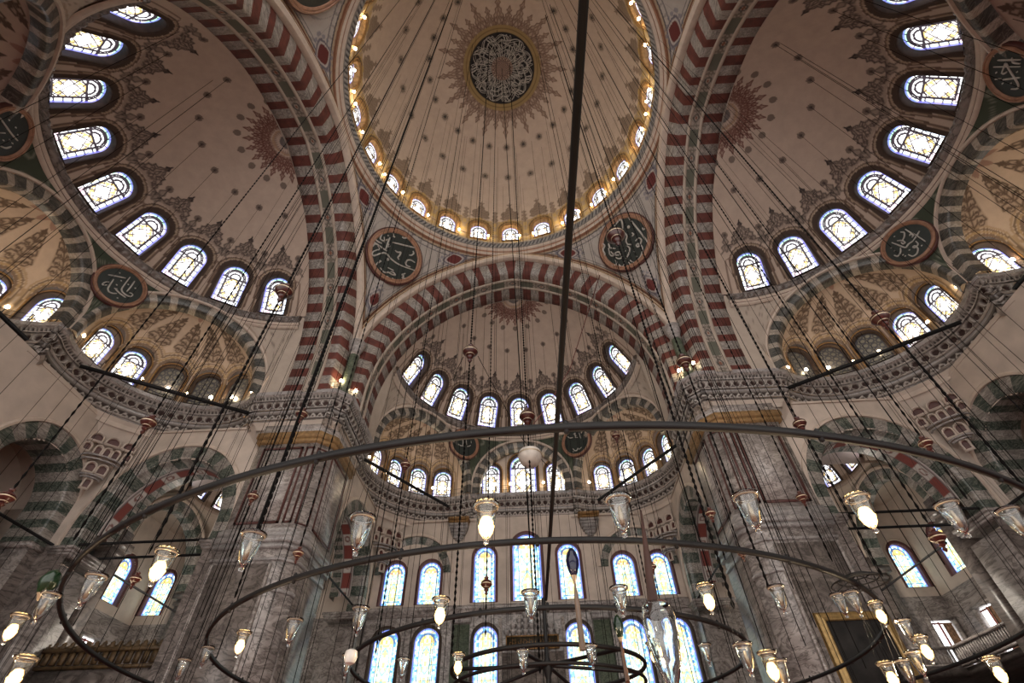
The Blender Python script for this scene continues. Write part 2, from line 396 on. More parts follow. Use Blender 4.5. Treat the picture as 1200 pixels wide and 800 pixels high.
# calligraphy of the crown: a wreath of silvery interlaced strokes on the black disc (real raised lettering)
def crown_script():
    t = empty('crown_medallion', (0, 0, 0), 0, 'round black medallion with wreath of silvery script at the dome crown', 'medallion')
    mb = MB()
    for (rad, n, amp, w) in ((2.95, 22, .28, .05), (2.55, 26, .22, .04), (2.1, 20, .25, .04), (1.7, 24, .18, .035), (1.35, 16, .2, .03)):
        for ph in (0, 1.1, 2.3):
            tt = np.linspace(0, 2*PI, 26*n//2, endpoint=False)
            rr = rad+amp*np.sin(tt*n+ph*1.7)+.06*np.sin(tt*7*ph); aa = tt+.16*np.cos(tt*n*.5+ph)
            z = ZD+HD*np.sqrt(1-(rr/RD)**2)-.05
            mb.tube(np.stack([rr*np.sin(aa), rr*np.cos(aa), z], 1), w*.52, 3, closed=True)
    for k in range(36):
        a = k*2*PI/36; r1 = 2.3+.25*(k % 3); r0 = .9+.2*(k % 2); q = np.linspace(r0, r1, 6)
        mb.tube(np.stack([q*np.sin(a+.05*q), q*np.cos(a+.05*q), ZD+HD*np.sqrt(1-(q/RD)**2)-.05], 1), .028, 3)
    mb.build('silver_script', M['letter'], t)
    m = MB(); r = np.linspace(0.02, 1.15, 14); a = np.arange(72)*2*PI/72
    G = np.stack([np.sin(a)[:, None]*r, np.cos(a)[:, None]*r, np.broadcast_to(ZD+HD*np.sqrt(1-(r/RD)**2)-.06, (72, 14))], -1)
    c = np.where((np.sin(a*18)[:, None]*np.sin(r*22)[None] > .1)[..., None], (.34, .24, .18), (.12, .08, .07)); m.grid(G, 0, c, cu=True)
    m.build('centre_rosette', M['paint'], t)
crown_script()

# ---- generic sweep of a profile (offset from a plan path, z) along a plan polyline
def path_normals(P, closed=False):
    P = np.asarray(P, float); n = len(P); out = np.zeros_like(P)
    seg = np.diff(P, axis=0); seg /= np.linalg.norm(seg, axis=1)[:, None]+1e-12
    nor = np.stack([-seg[:, 1], seg[:, 0]], 1)
    for i in range(n):
        a = nor[i-1] if i > 0 else nor[0]; b = nor[i] if i < n-1 else nor[-1]
        m = a+b; m /= np.linalg.norm(m); out[i] = m/max(m@a, .35)
    return out
def resample(P, step, keep_corners=True):
    P = np.asarray(P, float); out = []
    for a, b in zip(P[:-1], P[1:]):
        n = max(1, int(round(np.linalg.norm(b-a)/step)))
        for i in range(n): out.append(a+(b-a)*i/n)
    out.append(P[-1]); return np.array(out)

# central dome ring cornice (carved): revolve
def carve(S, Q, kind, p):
    """relief depth and colour of a carved band, shade painted into its hollows: S along the band, Q 0..1 down it"""
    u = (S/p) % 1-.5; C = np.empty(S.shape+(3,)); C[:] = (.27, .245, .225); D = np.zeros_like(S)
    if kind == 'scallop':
        e = (u/.36)**2+((Q-.42)/.40)**2; D[e < 1] = .2; blend(C, e < 1, (.055, .032, .028)); blend(C, (e >= 1) & (e < 1.7), (.42, .385, .35)); blend(C, (e >= 1.7) & (Q > .6), (.12, .10, .095))  # dark red hollow paint that also carries painted shade; rims paler
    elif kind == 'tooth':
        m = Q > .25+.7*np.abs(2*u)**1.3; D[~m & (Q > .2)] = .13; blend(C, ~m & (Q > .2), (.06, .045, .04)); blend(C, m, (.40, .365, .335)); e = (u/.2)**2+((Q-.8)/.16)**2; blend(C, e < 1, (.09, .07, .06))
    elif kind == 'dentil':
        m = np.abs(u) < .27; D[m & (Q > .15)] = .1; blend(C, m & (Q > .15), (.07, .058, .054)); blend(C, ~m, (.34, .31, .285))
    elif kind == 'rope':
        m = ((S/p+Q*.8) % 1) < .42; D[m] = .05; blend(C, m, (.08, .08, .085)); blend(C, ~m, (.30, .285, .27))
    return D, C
def rim_cornice():
    n = 1500; a = np.arange(n)*2*PI/n; s = a*13.2; mb = MB()
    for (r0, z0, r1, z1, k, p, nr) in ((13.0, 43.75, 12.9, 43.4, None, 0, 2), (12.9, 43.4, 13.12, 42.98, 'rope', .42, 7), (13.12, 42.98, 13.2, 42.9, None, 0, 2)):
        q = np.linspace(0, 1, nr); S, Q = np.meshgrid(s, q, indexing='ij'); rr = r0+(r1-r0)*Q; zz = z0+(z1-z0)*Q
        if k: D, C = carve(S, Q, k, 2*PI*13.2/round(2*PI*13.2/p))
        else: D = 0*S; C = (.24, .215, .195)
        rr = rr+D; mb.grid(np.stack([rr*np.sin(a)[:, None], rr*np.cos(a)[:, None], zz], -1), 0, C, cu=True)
    a = np.arange(360)*2*PI/360
    for prof, m in (([(13.2, 42.92), (13.22, 42.75), (13.42, 42.7)], 2), ([(13.42, 42.72), (13.46, 42.52)], 1), ([(13.45, 42.52), (13.6, 42.47), (13.62, 42.3)], 2), ([(13.62, 42.32), (13.85, 42.25)], 1)):
        mb.grid(np.stack([np.stack([r*np.sin(a), r*np.cos(a), np.full(360, z)], -1) for r, z in prof], 1), m, cu=True)
    tag(mb.build('trim_1', [M['paint'], M['copper_ring'], M['cream']]), 'carved ring cornice under the central dome', 'cornice', kind='structure')
rim_cornice()

# ---- pointed arch curve: half span w, centre offset e, centre height zc, feet at z0
def parch(w, e, zc, z0, n=60, legs=True):
    Rr = w+e; top = math.acos(e/Rr)
    a = np.linspace(0, top, n)
    right = np.stack([Rr*np.cos(a)-e, zc+Rr*np.sin(a)], 1); rn = np.stack([np.cos(a), np.sin(a)], 1)
    if legs and zc > z0: right = np.concatenate([[[w, z0]], right]); rn = np.concatenate([[[1, 0.]], rn])
    left = right[::-1][1:]*np.array([-1, 1]); ln = rn[::-1][1:]*np.array([-1, 1])
    P = np.concatenate([right, left]); Nn = np.concatenate([rn, ln]); Nn[len(right)-1] = (0, 1)
    return P, Nn          # runs from the right foot over the crown to the left foot
def even(P, Nn, step):
    d = np.r_[0, np.cumsum(np.linalg.norm(np.diff(P, axis=0), axis=1))]; n = max(2, int(round(d[-1]/step))); s = np.linspace(0, d[-1], n+1)
    Q = np.stack([np.interp(s, d, P[:, i]) for i in (0, 1)], 1); K = np.stack([np.interp(s, d, Nn[:, i]) for i in (0, 1)], 1)
    return Q, K, s
WA, EA, ZA = 12.5, 2.5, 25.35
def great_arch(parent):
    P, Nn = parch(WA, EA, ZA, 23.8); nv = 57           # voussoirs
    Q, K, s = even(P, Nn, (35.0+3)/(57*4)); n = len(Q)-1
    per = n/nv
    vi = (np.floor(np.arange(n)/per)).astype(int) % 2       # 0 red 1 white
    def strip(prof, mats_idx):
        G = np.stack([np.stack([Q[:, 0]+K[:, 0]*o, np.full(len(Q), v), Q[:, 1]+K[:, 1]*o], -1) for v, o in prof], 1); return G
    mb = MB()
    prof = [(13.95, 1.75), (13.98, 1.2), (14.35, .0), (14.7, 0), (15.05, 0)]
    G = strip(prof, None); mb.grid(G, np.repeat(vi[:, None], len(prof)-1, 1))
    prof = [(16.2, 0), (16.9, 0), (17.75, 0), (17.75, .6)]
    G = strip(prof, None); mb.grid(G, np.repeat(vi[:, None], len(prof)-1, 1))
    mb.build('voussoirs', [M['red_vouss'], M['white_vouss']], parent)
    # painted band on the soffit: cream rails, green field with roundels
    prof = [(15.05, 0), (15.05, -.14), (15.22, -.16), (15.26, -.08), (15.35, -.05), (15.62, -.05), (15.9, -.05), (15.99, -.08), (16.03, -.16), (16.2, -.14), (16.2, 0)]
    Q2, K2, s2 = even(P, Nn, .11)
    G = np.stack([np.stack([Q2[:, 0]+K2[:, 0]*o, np.full(len(Q2), v), Q2[:, 1]+K2[:, 1]*o], -1) for v, o in prof], 1)
    prof_v = np.array([p[0] for p in prof]); # refine across for paint
    vv = np.linspace(15.24, 16.01, 12)
    C = np.empty(G.shape); C[:] = (.42, .35, .29)
    b = MB().grid(G, 0, C)
    F = np.stack([np.stack([Q2[:, 0]-K2[:, 0]*.07, np.full(len(Q2), v), Q2[:, 1]-K2[:, 1]*.07], -1) for v in vv], 1)
    S, V = np.meshgrid(s2-s2[-1]/2, vv-15.625, indexing='ij'); C = np.empty(F.shape); C[:] = (.115, .115, .09)
    p = 3.1; q = ((S+p/2) % p)-p/2
    blend(C, (np.abs(q) < .85)*1., (.34, .29, .25)); blend(C, (np.abs(np.hypot(q, V*1.3)-.28) < .07), (.09, .08, .07)); blend(C, (np.hypot(q, V*1.3) < .14), (.2, .08, .05))
    blend(C, ((np.abs(np.abs(q)-.6) < .06) | (np.abs(np.hypot(np.abs(q)-.6, V*1.3)-.2) < .05))*.8, (.12, .10, .08))
    b.grid(F, 0, C); b.build('painted_band', M['paint'], parent)
    # roll moulding on the edge
    sel = Q[:, 1] > 29.3
    Qt, Kt = Q[sel], K[sel]
    rp = [(13.98, 1.62), (13.75, 1.55), (13.5, 1.62), (13.36, 1.85), (13.42, 2.12), (13.55, 2.2), (13.45, 2.28), (13.5, 2.42), (13.62, 2.46), (13.55, 2.55), (13.65, 2.75), (14.2, 2.8)]
    G = np.stack([np.stack([Qt[:, 0]+Kt[:, 0]*o, np.full(len(Qt), v), Qt[:, 1]+Kt[:, 1]*o], -1) for v, o in rp], 1)
    m = np.zeros((len(Qt)-1, len(rp)-1), int); m[:, 5] = 1; m[:, 8] = 1; m[:, 9] = 2
    # cap x so that neighbours meet at the corner
    MB().grid(G, m).build('roll_moulding', [M['cream'], M['ochre'], M['red_line']], parent, smooth=True)

# ---- semi-dome shell (revolve the arch curve above z=ZS)
ZS, CV = 31.3, 17.9
KW = 0.332; NW = 4
def semi_shell():
    nz = 190; zt = ZA+math.sqrt((WA+EA)**2-EA**2)
    Rr = WA+EA; a0 = math.asin((ZS-ZA)/Rr); a1 = math.acos(EA/Rr)
    a = np.linspace(a0, a1, nz); r = Rr*np.cos(a)-EA; z = ZA+Rr*np.sin(a); arc = (a-a0)*Rr
    nu = 440; az = np.linspace(-PI/2-.05, PI/2+.05, nu)
    A, RR = np.meshgrid(az, r, indexing='ij'); Z = np.repeat(z[None], nu, 0); ARC = np.repeat(arc[None], nu, 0)
    P = np.stack([RR*np.sin(A), CV+RR*np.cos(A), Z], -1)
    P[..., 1] = np.maximum(P[..., 1], 17.6)
    C = np.empty(P.shape); C[:] = CREAM*np.array((1., .97, .95))
    kk = np.clip(np.round(A/KW), -NW, NW); x = (A-kk*KW)*RR; xb = (A-(np.floor(A/KW)+.5)*KW)*RR
    # brown reveal band painted round each window and outer line
    sd = arch_sd(x, ARC-.15, 2.15, 3.6)
    blend(C, (sd < .30)*.95, (.045, .027, .02)); blend(C, (np.abs(sd-.38) < .06)*.9, (.33, .25, .18)); blend(C, (np.abs(sd-.49) < .05)*.9, (.085, .05, .035))
    # panels between
    # crest above each window
    st = Stamp(1.9, 3.4, 200); SC = .74
    st.line([(0, 2.75), (.14, 2.25), (.4, 2.0), (.45, 1.75), (.85, 1.75), (.8, 1.35), (1.15, 1.2), (1.05, .85), (1.3, .7), (1.25, .35), (1.7, .35), (1.8, .1)], .075)
    st.line([(0, 2.35), (.22, 1.85), (.5, 1.45), (.25, 1.2), (.6, 1.0), (.95, .75), (.7, .5), (1.15, .3)], .06)
    st.line([(0, 1.9), (.15, 1.4), (0, 1.1), (.3, .8), (0, .6)], .06)
    st.spiral(.55, 1.3, .28, 1.3, .05, 1.); st.spiral(.9, .65, .25, 1.3, .05, 2.5); st.spiral(.3, .75, .25, 1.2, .05, 0)
    st.poly([(0, 3.15), (.12, 2.75), (.3, 2.5), (.12, 2.3), (0, 2.2)])
    blend(C, np.clip(st.at(x/SC, (ARC-4.15)/SC), 0, 1)*1., (.035, .026, .026))
    fillm = Stamp(1.9, 3.4, 80); fillm.poly([(0, 2.7), (.4, 2.0), (.85, 1.75), (1.15, 1.2), (1.3, .7), (1.7, .35), (1.5, 0), (0, .3)], .4); blend(C, fillm.at(x/SC, (ARC-4.15)/SC)*1.1, (.16, .12, .10))
    sb = Stamp(.8, 2.2, 90); sb.line([(0, 2.0), (.3, 1.5), (.12, 1.25), (.5, .9), (.3, .55), (.6, .2)], .07).line([(0, 1.3), (.2, .8), (0, .4)], .07)
    sb.poly([(0, 1.9), (.3, 1.5), (.12, 1.25), (.45, .9), (.3, .5), (0, .3)], .55)
    blend(C, sb.at(xb/.8, (ARC-3.5)/.8)*.85, (.07, .055, .05))
    # ribbon panels between the windows
    pd = arch_sd(xb, ARC-.1, .62*np.maximum(RR/11.3, .3), 3.1); blend(C, (np.abs(pd) < .05)*.75, (.13, .08, .06))
    # bosses in rows, with a half rosette at the crown
    for arc0, step in ((5.3, KW), (8.9, .375)):
        d = (A/step-.5); d = (d-np.round(d))*step*RR; q = np.hypot(d, ARC-arc0)
        blend(C, (q < .27)*.85, (.12, .09, .075)); blend(C, (q < .12)*.7, (.04, .03, .03))
    X = P[..., 0]; Y = P[..., 1]-17.75; ra = np.hypot(X, Y); an = np.arctan2(X, Y); k2 = (an/R(23)); k2 = (k2-np.round(k2))*R(23)*ra; q = np.hypot(k2, ra-3.45)
    blend(C, (q < .26)*.85, (.12, .09, .075))
    # half rosette at the crown by the arch
    lf = palmette(.46, 2.)
    for n, R0, R1, wd, ph in ((11, 1.15, 3.1, .42, 0), (11, 1.15, 2.5, .36, .5)):
        X = P[..., 0]; Y = P[..., 1]-17.75; ra = np.hypot(X, Y*1.0); an = np.arctan2(X, Y)
        dd = PI/n; k2 = (an/dd+ph); k2 = (k2-np.round(k2))*dd*ra
        blend(C, lf[0].at(k2, (ra-R0)/(R1-R0)*2.)*.4, (.22, .12, .09)); blend(C, lf[1].at(k2, (ra-R0)/(R1-R0)*2.)*.9, (.11, .035, .028))
    X = P[..., 0]; Y = P[..., 1]-17.75; ra = np.hypot(X, Y); an = np.arctan2(X, Y)
    blend(C, (ra < 1.4)*(np.sin(an*16+ra*7)*np.sin(an*16-ra*7) > 0)*.5, (.13, .06, .045)); blend(C, (np.abs(ra-1.0) < .08)*.8, (.34, .22, .14))
    blend(C, (ra < .55)*.8, (.07, .07, .075))
    fz = .5*(ARC[:, 1:]+ARC[:, :-1])[:-1]; fa = .5*(A[1:]+A[:-1])[:, :-1]; fx = (fa-np.round(fa/KW)*KW)*RR[:-1, :-1]
    keep = ~((arch_sd(fx, fz-.2, 2.16, 3.5) < 0) & (np.abs(np.round(fa/KW)) <= NW))
    return MB().grid(P, 0, C, keep=keep).mesh('semi_dome', M['paint'], 'all')
# ---- apse (quarter-dome niche) in local exedra coords: ellipse a x b, from z0; profile: wall to zw then quarter ellipse to ztop
def apse_mesh(a, b, z0, zw, ztop, nw, dt, ww, wh, nu=200, nz=110, kinds=None):
    t = np.linspace(-PI/2, PI/2, nu); L = (zw-z0)+1.35*(ztop-zw)
    l = np.linspace(0, L, nz); ph = np.clip((l-(zw-z0))/(L-(zw-z0)), 0, 1)*PI/2
    k = np.cos(ph); z = np.where(l < zw-z0, z0+l, zw+(ztop-zw)*np.sin(ph))
    T, K = np.meshgrid(t, k, indexing='ij'); Z = np.repeat(z[None], nu, 0); Lg = np.repeat(l[None], nu, 0)
    P = np.stack([a*K*np.sin(T), b*K*np.cos(T), Z], -1)
    C = np.empty(P.shape); C[:] = CREAM*np.array((1.06, 1.03, .98))
    sp = (a+b)/2; kk = np.clip(np.round(T/dt), -nw, nw); x = (T-kk*dt)*sp*np.maximum(K, .05)
    sd = arch_sd(x, Lg-.5, ww, wh)
    blend(C, ((sd > 0) & (sd < .2))*.8, (.12, .075, .05)); blend(C, (np.abs(sd-.28) < .06)*.8, (.34, .23, .11)); blend(C, (np.abs(sd-.42) < .05)*.8, (.11, .07, .04)); blend(C, (np.abs(sd-.56) < .05)*.6, (.3, .2, .1))
    st = Stamp(.95, 2.5, 190)
    for yy, wv in ((.25, .78), (.75, .6), (1.2, .44), (1.6, .3)):
        st.spiral(wv*.62, yy, wv*.30, 1.3, .035, 2.4); st.line([(0, yy-.2), (wv*.35, yy), (wv, yy+.05), (wv*.8, yy+.3), (wv*.45, yy+.33), (0, yy+.2)], .045)
    st.line([(0, 0), (0, 2.1)], .05); st.poly([(0, 2.4), (.1, 2.2), (.24, 2.1), (.1, 1.98), (0, 1.85)])
    fl = Stamp(.95, 2.5, 60); fl.poly([(0, 2.3), (.25, 1.9), (.5, 1.35), (.68, .85), (.85, .3), (.7, 0), (0, 0)], .45)
    blend(C, fl.at(x, Lg-.5-wh-.5), (.26, .19, .14)); blend(C, np.clip(st.at(x, Lg-.5-wh-.5), 0, 1)*.9, (.085, .055, .038))
    # small red rosette at the crown
    q = np.hypot(P[..., 0], P[..., 1]); an = np.arctan2(P[..., 0], P[..., 1]); blend(C, (q < 1.1+.35*np.cos(an*9))*.6, (.22, .09, .07))
    fz = .5*(Lg[:, 1:]+Lg[:, :-1])[:-1]; fT = .5*(T[1:]+T[:-1])[:, :-1]; fx = (fT-np.clip(np.round(fT/dt), -nw, nw)*dt)*sp*K[:-1, :-1]
    keep = ~(arch_sd(fx, fz-.5, ww+.02, wh+.02) < 0)
    return MB().grid(P, 0, C, keep=keep)
# small striped arch (round), thickness th on the face and a soffit, local x across, z up, room at -y
def striped_arch(name, w, z0, rise, th, nv, parent, mats, soff=.7, face_y=0., zleg=0., moulding=True, outer_mat='cream'):
    n = nv*4; tt = np.linspace(0, PI, n+1); P = np.stack([w*np.cos(tt), z0+rise*np.sin(tt)], 1); K = np.stack([np.cos(tt)*rise, np.sin(tt)*w], 1); K /= np.linalg.norm(K, axis=1)[:, None]
    if zleg > 0:
        nl = max(1, int(zleg/(PI*w/nv)+.5)); m_ = nl*4
        zl = np.linspace(z0-zleg, z0, m_, endpoint=False)
        P = np.concatenate([np.stack([np.full(m_, w), zl], 1), P, np.stack([np.full(m_, -w), zl[::-1]], 1)])
        K = np.concatenate([np.tile((1., 0), (m_, 1)), K, np.tile((-1., 0), (m_, 1))]); n += 2*m_
    vi = ((np.arange(n) % 8) >= (5 if mats[0] is M['black_vouss'] else 4)).astype(int)
    prof = [(face_y-.02, th), (face_y-.05, .12), (face_y+.1, 0), (face_y+soff*.5, 0), (face_y+soff, 0)]
    G = np.stack([np.stack([P[:, 0]+K[:, 0]*o, np.full(n+1, y), P[:, 1]+K[:, 1]*o], -1) for y, o in prof], 1)
    MB().grid(G, np.repeat(vi[:, None], 4, 1)).build('voussoirs', mats, parent)
    if moulding:
        prof = [(face_y-.0, th-.02), (face_y-.16, th), (face_y-.18, th+.14), (face_y-.1, th+.24), (face_y+.1, th+.26)]
        G = np.stack([np.stack([P[:, 0]+K[:, 0]*o, np.full(n+1, y), P[:, 1]+K[:, 1]*o], -1) for y, o in prof], 1)
        MB().grid(G, 0).build('edge_moulding', M[outer_mat], parent, smooth=True)
NV = np.array((.783, .622)); XV = np.array((.622, -.783)); MID = np.array((8.75, 24.45)); AZE = math.atan2(.783, .622)
ZC = 24.0
ORD = ['first', 'second', 'third', 'fourth', 'fifth', 'sixth', 'seventh', 'eighth', 'ninth']
names = {'front': 'qibla end', 'left': 'left side', 'right': 'right side'}
def armroot(name, side, label=None, cat=None, group=None, kind=None):
    return empty(name, (0, 0, 0), ARM[side], label, cat, group, kind)

# ---------- great arches
ga = armroot('great_arch', 'front', 'tall pointed arch of red and white stones framing the qibla semi-dome', 'arch'); great_arch(ga)
for sd in ('left', 'right'):
    c = copy_tree(ga); c.rotation_euler = (0, 0, ARM[sd])
    c['label'] = 'tall pointed red and white arch framing the semi-dome on the %s side' % sd
# ---------- semi-domes
sm = semi_shell(); semis = {}
for sd in ARM:
    o = link('ceiling', sm); o.rotation_euler = (0, 0, ARM[sd]); tag(o, 'cream semi-dome with a row of windows at the %s' % names[sd], 'semi-dome', kind='structure')
wproto = make_window(2.05, 3.4, .5, 'hi', .14, 'brown_frame', None, nx=56)
def place(arm, u, v, z, az, proto, tilt, label, group=None):
    a = ARM[arm]; p = rotp((u, v, z), a); put_window(proto, p, az-a, tilt, label, group)
for sd in ARM:
    for k in range(-NW, NW+1):
        a = k*KW; rr = 11.27-.03
        place(sd, rr*math.sin(a), CV+rr*math.cos(a), ZS+.22, a, wproto, R(31), 'bright stained glass window under the semi-dome, %s, %s of nine from the %s' % (names[sd], ORD[(k if sd != 'right' else -k)*(1 if sd == 'front' else -1)+4], 'left' if sd == 'front' else 'qibla end'))
# ---------- exedrae
ex = apse_mesh(6.1, 4.9, 23.7, 25.6, 29.75, 2, R(25), 1.9, 3.0).mesh('exedra', M['paint'], 'all')
exs = apse_mesh(5.0, 5.6, 23.7, 25.6, 29.6, 2, R(35), 1.9, 3.0).mesh('centre_exedra', M['paint'], 'all')
for sd in ARM:
    for s in (1, -1):
        o = link('ceiling', ex); p = rotp((s*MID[0], MID[1], 0), ARM[sd]); o.location = p; o.rotation_euler = (0, 0, ARM[sd]-s*AZE)
        tag(o, 'small half-dome niche %s of the %s' % (('nearer the qibla' if (sd == 'right') == (s < 0) else 'nearer the entrance') if sd != 'front' else ('on the right' if s > 0 else 'on the left'), names[sd]), 'niche vault', kind='structure')
    if sd != 'front':
        o = link('ceiling', exs); o.location = rotp((0, 29.9, 0), ARM[sd]); o.rotation_euler = (0, 0, ARM[sd]); tag(o, 'deep central half-dome niche on the %s' % names[sd], 'niche vault', kind='structure')
wex = make_window(1.75, 2.9, .45, 'hi', .14, 'brown_frame', 'gold', nx=36)
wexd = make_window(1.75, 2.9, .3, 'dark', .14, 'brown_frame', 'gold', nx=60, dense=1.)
for sd in ARM:
    for s in (1, -1):
        for k in range(-2, 3):
            t = k*R(25); lx, ly = 6.1*math.sin(t), 4.9*math.cos(t); nn = math.atan2(math.sin(t)/6.1, math.cos(t)/4.9)
            # local -> arm
            az = AZE*s+nn*1.0; px = MID[0]*s; ca, sa = math.cos(s*AZE), math.sin(s*AZE)
            u = px+lx*ca+ly*sa; v = MID[1]-lx*sa+ly*ca
            k2 = k*s           # +: towards the pier
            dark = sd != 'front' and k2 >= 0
            place(sd, u, v, 24.25, az, wexd if dark else wex, R(3), ('shaded traceried' if dark else 'bright')+' window in the %s corner niche, %s, %s of five from the pier' % (('right' if s > 0 else 'left') if sd == 'front' else ('qibla' if (sd == 'right') == (s < 0) else 'entrance'), names[sd], ORD[2-k2]))
    if sd != 'front':
        for k in range(-2, 3):
            t = k*R(35); lx, ly = 5.0*math.sin(t), 5.6*math.cos(t); nn = math.atan2(math.sin(t)/5.0, math.cos(t)/5.6)
            place(sd, lx, 29.9+ly, 24.25, nn, wex, R(3), 'bright window in the deep central niche, %s' % names[sd], 'central niche windows, %s' % names[sd])
# front centre: recessed wall with three windows
mb = MB(); V0 = 30.3
x = np.linspace(-5.4, 5.4, 90); z = np.linspace(23.6, 30.6, 60); X, Z = np.meshgrid(x, z, indexing='ij')
fx = .5*(X[1:, 1:]+X[:-1, :-1]); fz = .5*(Z[1:, 1:]+Z[:-1, :-1])
keep = (arch_sd(fx-.1, fz-23.9, 2.75, 4.95) > 0) & (arch_sd(fx+3.25, fz-23.9, 1.85, 3.9) > 0) & (arch_sd(fx-3.45, fz-23.9, 1.85, 3.9) > 0)
mb.grid(np.stack([X, np.full_like(X, V0), Z], -1), 0, keep=keep)
mb.box((-5.3, 29.8, 27), (.2, 1.2, 7)); mb.box((5.3, 29.8, 27), (.2, 1.2, 7))
tag(mb.build('wall_front', M['plaster']), 'plaster wall round the three tall windows under the qibla semi-dome', 'wall', kind='structure')
wc = make_window(2.7, 4.9, .3, 'hi', .2, 'brown_frame', 'ochre', nx=46); put_window(wc, (.1, V0-.05, 23.9), 0, 0, 'tallest middle window just above the cornice at the qibla end')
wcs = make_window(1.8, 3.85, .3, 'hi', .2, 'brown_frame', 'ochre', nx=36)
put_window(wcs, (-3.25, V0-.05, 23.9), 0, 0, 'window left of the tallest middle one above the qibla cornice')
put_window(wcs, (3.45, V0-.05, 23.9), 0, 0, 'window right of the tallest middle one above the qibla cornice')

# ---------- striped arches of the niches, spandrels, bands
def niche_arch(label, w=5.45, z0=24.6, rise=4.85, th=.75):
    t = empty('niche_arch', label=label, cat='arch')
    striped_arch('a', w, z0, rise, th, 27, t, [M['black_vouss'], M['cream_vouss']], soff=.8, zleg=.7, outer_mat='cream'); return t
na = niche_arch('x'); first = True
nac = niche_arch('y', 4.25, 24.6, 4.35, .8); firstc = True
for sd in ARM:
    for s in (1, -1):
        o = na if first else copy_tree(na); first = False
        o.location = rotp((s*MID[0], MID[1]-.0, 0), ARM[sd]); o.rotation_euler = (0, 0, ARM[sd]-s*AZE)
        o['label'] = 'small black and white striped arch over the corner niche, %s, %s' % (names[sd], ('right' if s > 0 else 'left') if sd == 'front' else ('qibla side' if (sd == 'right') == (s < 0) else 'entrance side'))
    o = nac if firstc else copy_tree(nac); firstc = False
    o.location = rotp((0, 29.15, 0), ARM[sd]); o.rotation_euler = (0, 0, ARM[sd]); o['label'] = 'small black and white striped arch over the middle niche, %s' % names[sd]
def spandrels():
    mb = MB()
    def rul(E, T, Cf, n=16, flip=False):
        q = np.linspace(0, 1, n)[None, :, None]; G = E[:, None]*(1-q)+T[:, None]*q; C = Cf(G, q)
        mb.grid(G, 0, C, flip=flip)
    def arcpts(w, z0, rise, m=70):
        th = np.linspace(0, PI, m); return w*np.cos(th), z0+rise*np.sin(th)
    def circ(phi, z=30.55, r=11.36): return np.stack([r*np.sin(phi), CV+r*np.cos(phi), np.full_like(phi, z)], -1)
    def Cgen(wh):
        def f(G, q):
            C = np.empty(G.shape); C[:] = (.40, .33, .27)
            H = np.linalg.norm(G[:, -1]-G[:, 0], axis=1)[:, None]; Q = np.broadcast_to(q[..., 0], G.shape[:2])
            m = (Q*H > .28) & ((1-Q)*H > .3)
            k = np.linspace(0, 1, G.shape[0])[:, None]
            green = m & ~wh(k)
            # veins
            vn = np.sin(G[..., 0]*3.1+np.sin(G[..., 2]*2.7)*2+G[..., 1]*2.3) > .93
            blend(C, green*1., (.05, .062, .042)); blend(C, (green & vn)*.6, (.25, .25, .2))
            pl = m & wh(k)
            sc = (np.abs(np.sin(G[..., 2]*3.2+np.sin((G[..., 0]+G[..., 1])*2.1)*1.8)) < .16) & (Q*H > .6) & ((1-Q)*H > .5)
            blend(C, pl*1., (.44, .37, .31)); blend(C, (pl & sc)*.7, (.16, .13, .11))
            blend(C, (np.abs(Q*H-.42) < .05)*.5, (.2, .12, .08))
            return C
        return f
    for s in (1, -1):
        x, z = arcpts(6.2, 24.6, 5.6); E = np.stack([s*MID[0]+x*XV[0]*s, MID[1]+x*XV[1], z], -1)
        E[:, :2] -= np.array((NV[0]*s, NV[1]))*.06
        phi = np.linspace(PI/2, PI/6, len(x)); T = circ(phi); T[:, 0] *= s
        rul(E, T, Cgen(lambda k: k < .5))
        # leg piece beside the pier
        zz = np.linspace(23.8, 31.2, 40); A = np.stack([s*(np.where(zz > ZA, np.sqrt(np.maximum((WA+EA)**2-(zz-ZA)**2, 0))-EA, WA)), np.full(40, 17.7), zz], -1)
        lo = np.array((s*(MID[0]+6.2*XV[0]), MID[1]+6.2*XV[1], 23.8)); hi = np.array((s*11.3, CV, 31.2)); q = (zz-23.8)/7.4; B = lo+(hi-lo)*q[:, None]
        g = np.linspace(0, 1, 8)[None, :, None]; G = A[:, None]*(1-g)+B[:, None]*g; mb.grid(G, 0, (.44, .37, .31))
    x, z = arcpts(5.08, 24.6, 5.1); E = np.stack([x, np.full_like(x, 29.08), z], -1); phi = np.linspace(PI/6, -PI/6, len(x)); T = circ(phi); rul(E, T, Cgen(lambda k: k < -1))
    # feet of the spandrels between neighbouring arches
    for s in (1, -1):
        G = np.array([[(s*5.08, 29.08, 23.8), (s*5.08, 29.08, 24.7)], [(s*4.9, 29.3, 23.8), (s*4.9, 29.3, 24.7)]]); mb.grid(G, 0, (.40, .33, .27))
    return mb.mesh('spandrels', M['paint'])
spm = spandrels()
bandm = MB()
pr = [(11.4, 30.45), (11.15, 30.5), (11.12, 30.62), (11.02, 30.7), (11.0, 30.98), (11.08, 31.12), (11.4, 31.2)]
aa = np.linspace(-PI/2, PI/2, 500); G = np.zeros((500, len(pr), 3))
for j, (r, z) in enumerate(pr):
    rr = r-(.07*(np.sin(aa*130) > 0) if 2 <= j <= 4 else 0); G[:, j] = np.stack([rr*np.sin(aa), CV+rr*np.cos(aa), np.full(500, z)], -1)
bandm.grid(G, 0)
for j, pp in enumerate(([(11.4, 30.48), (11.16, 30.42), (11.14, 30.3), (11.28, 30.22)], [(11.28, 30.24), (11.3, 30.14)], [(11.28, 30.16), (11.2, 30.08), (11.24, 29.96), (11.45, 29.9)])):
    bandm.grid(np.stack([np.stack([r*np.sin(aa), CV+r*np.cos(aa), np.full(500, z)], -1) for r, z in pp], 1), (1, 2, 1)[j])
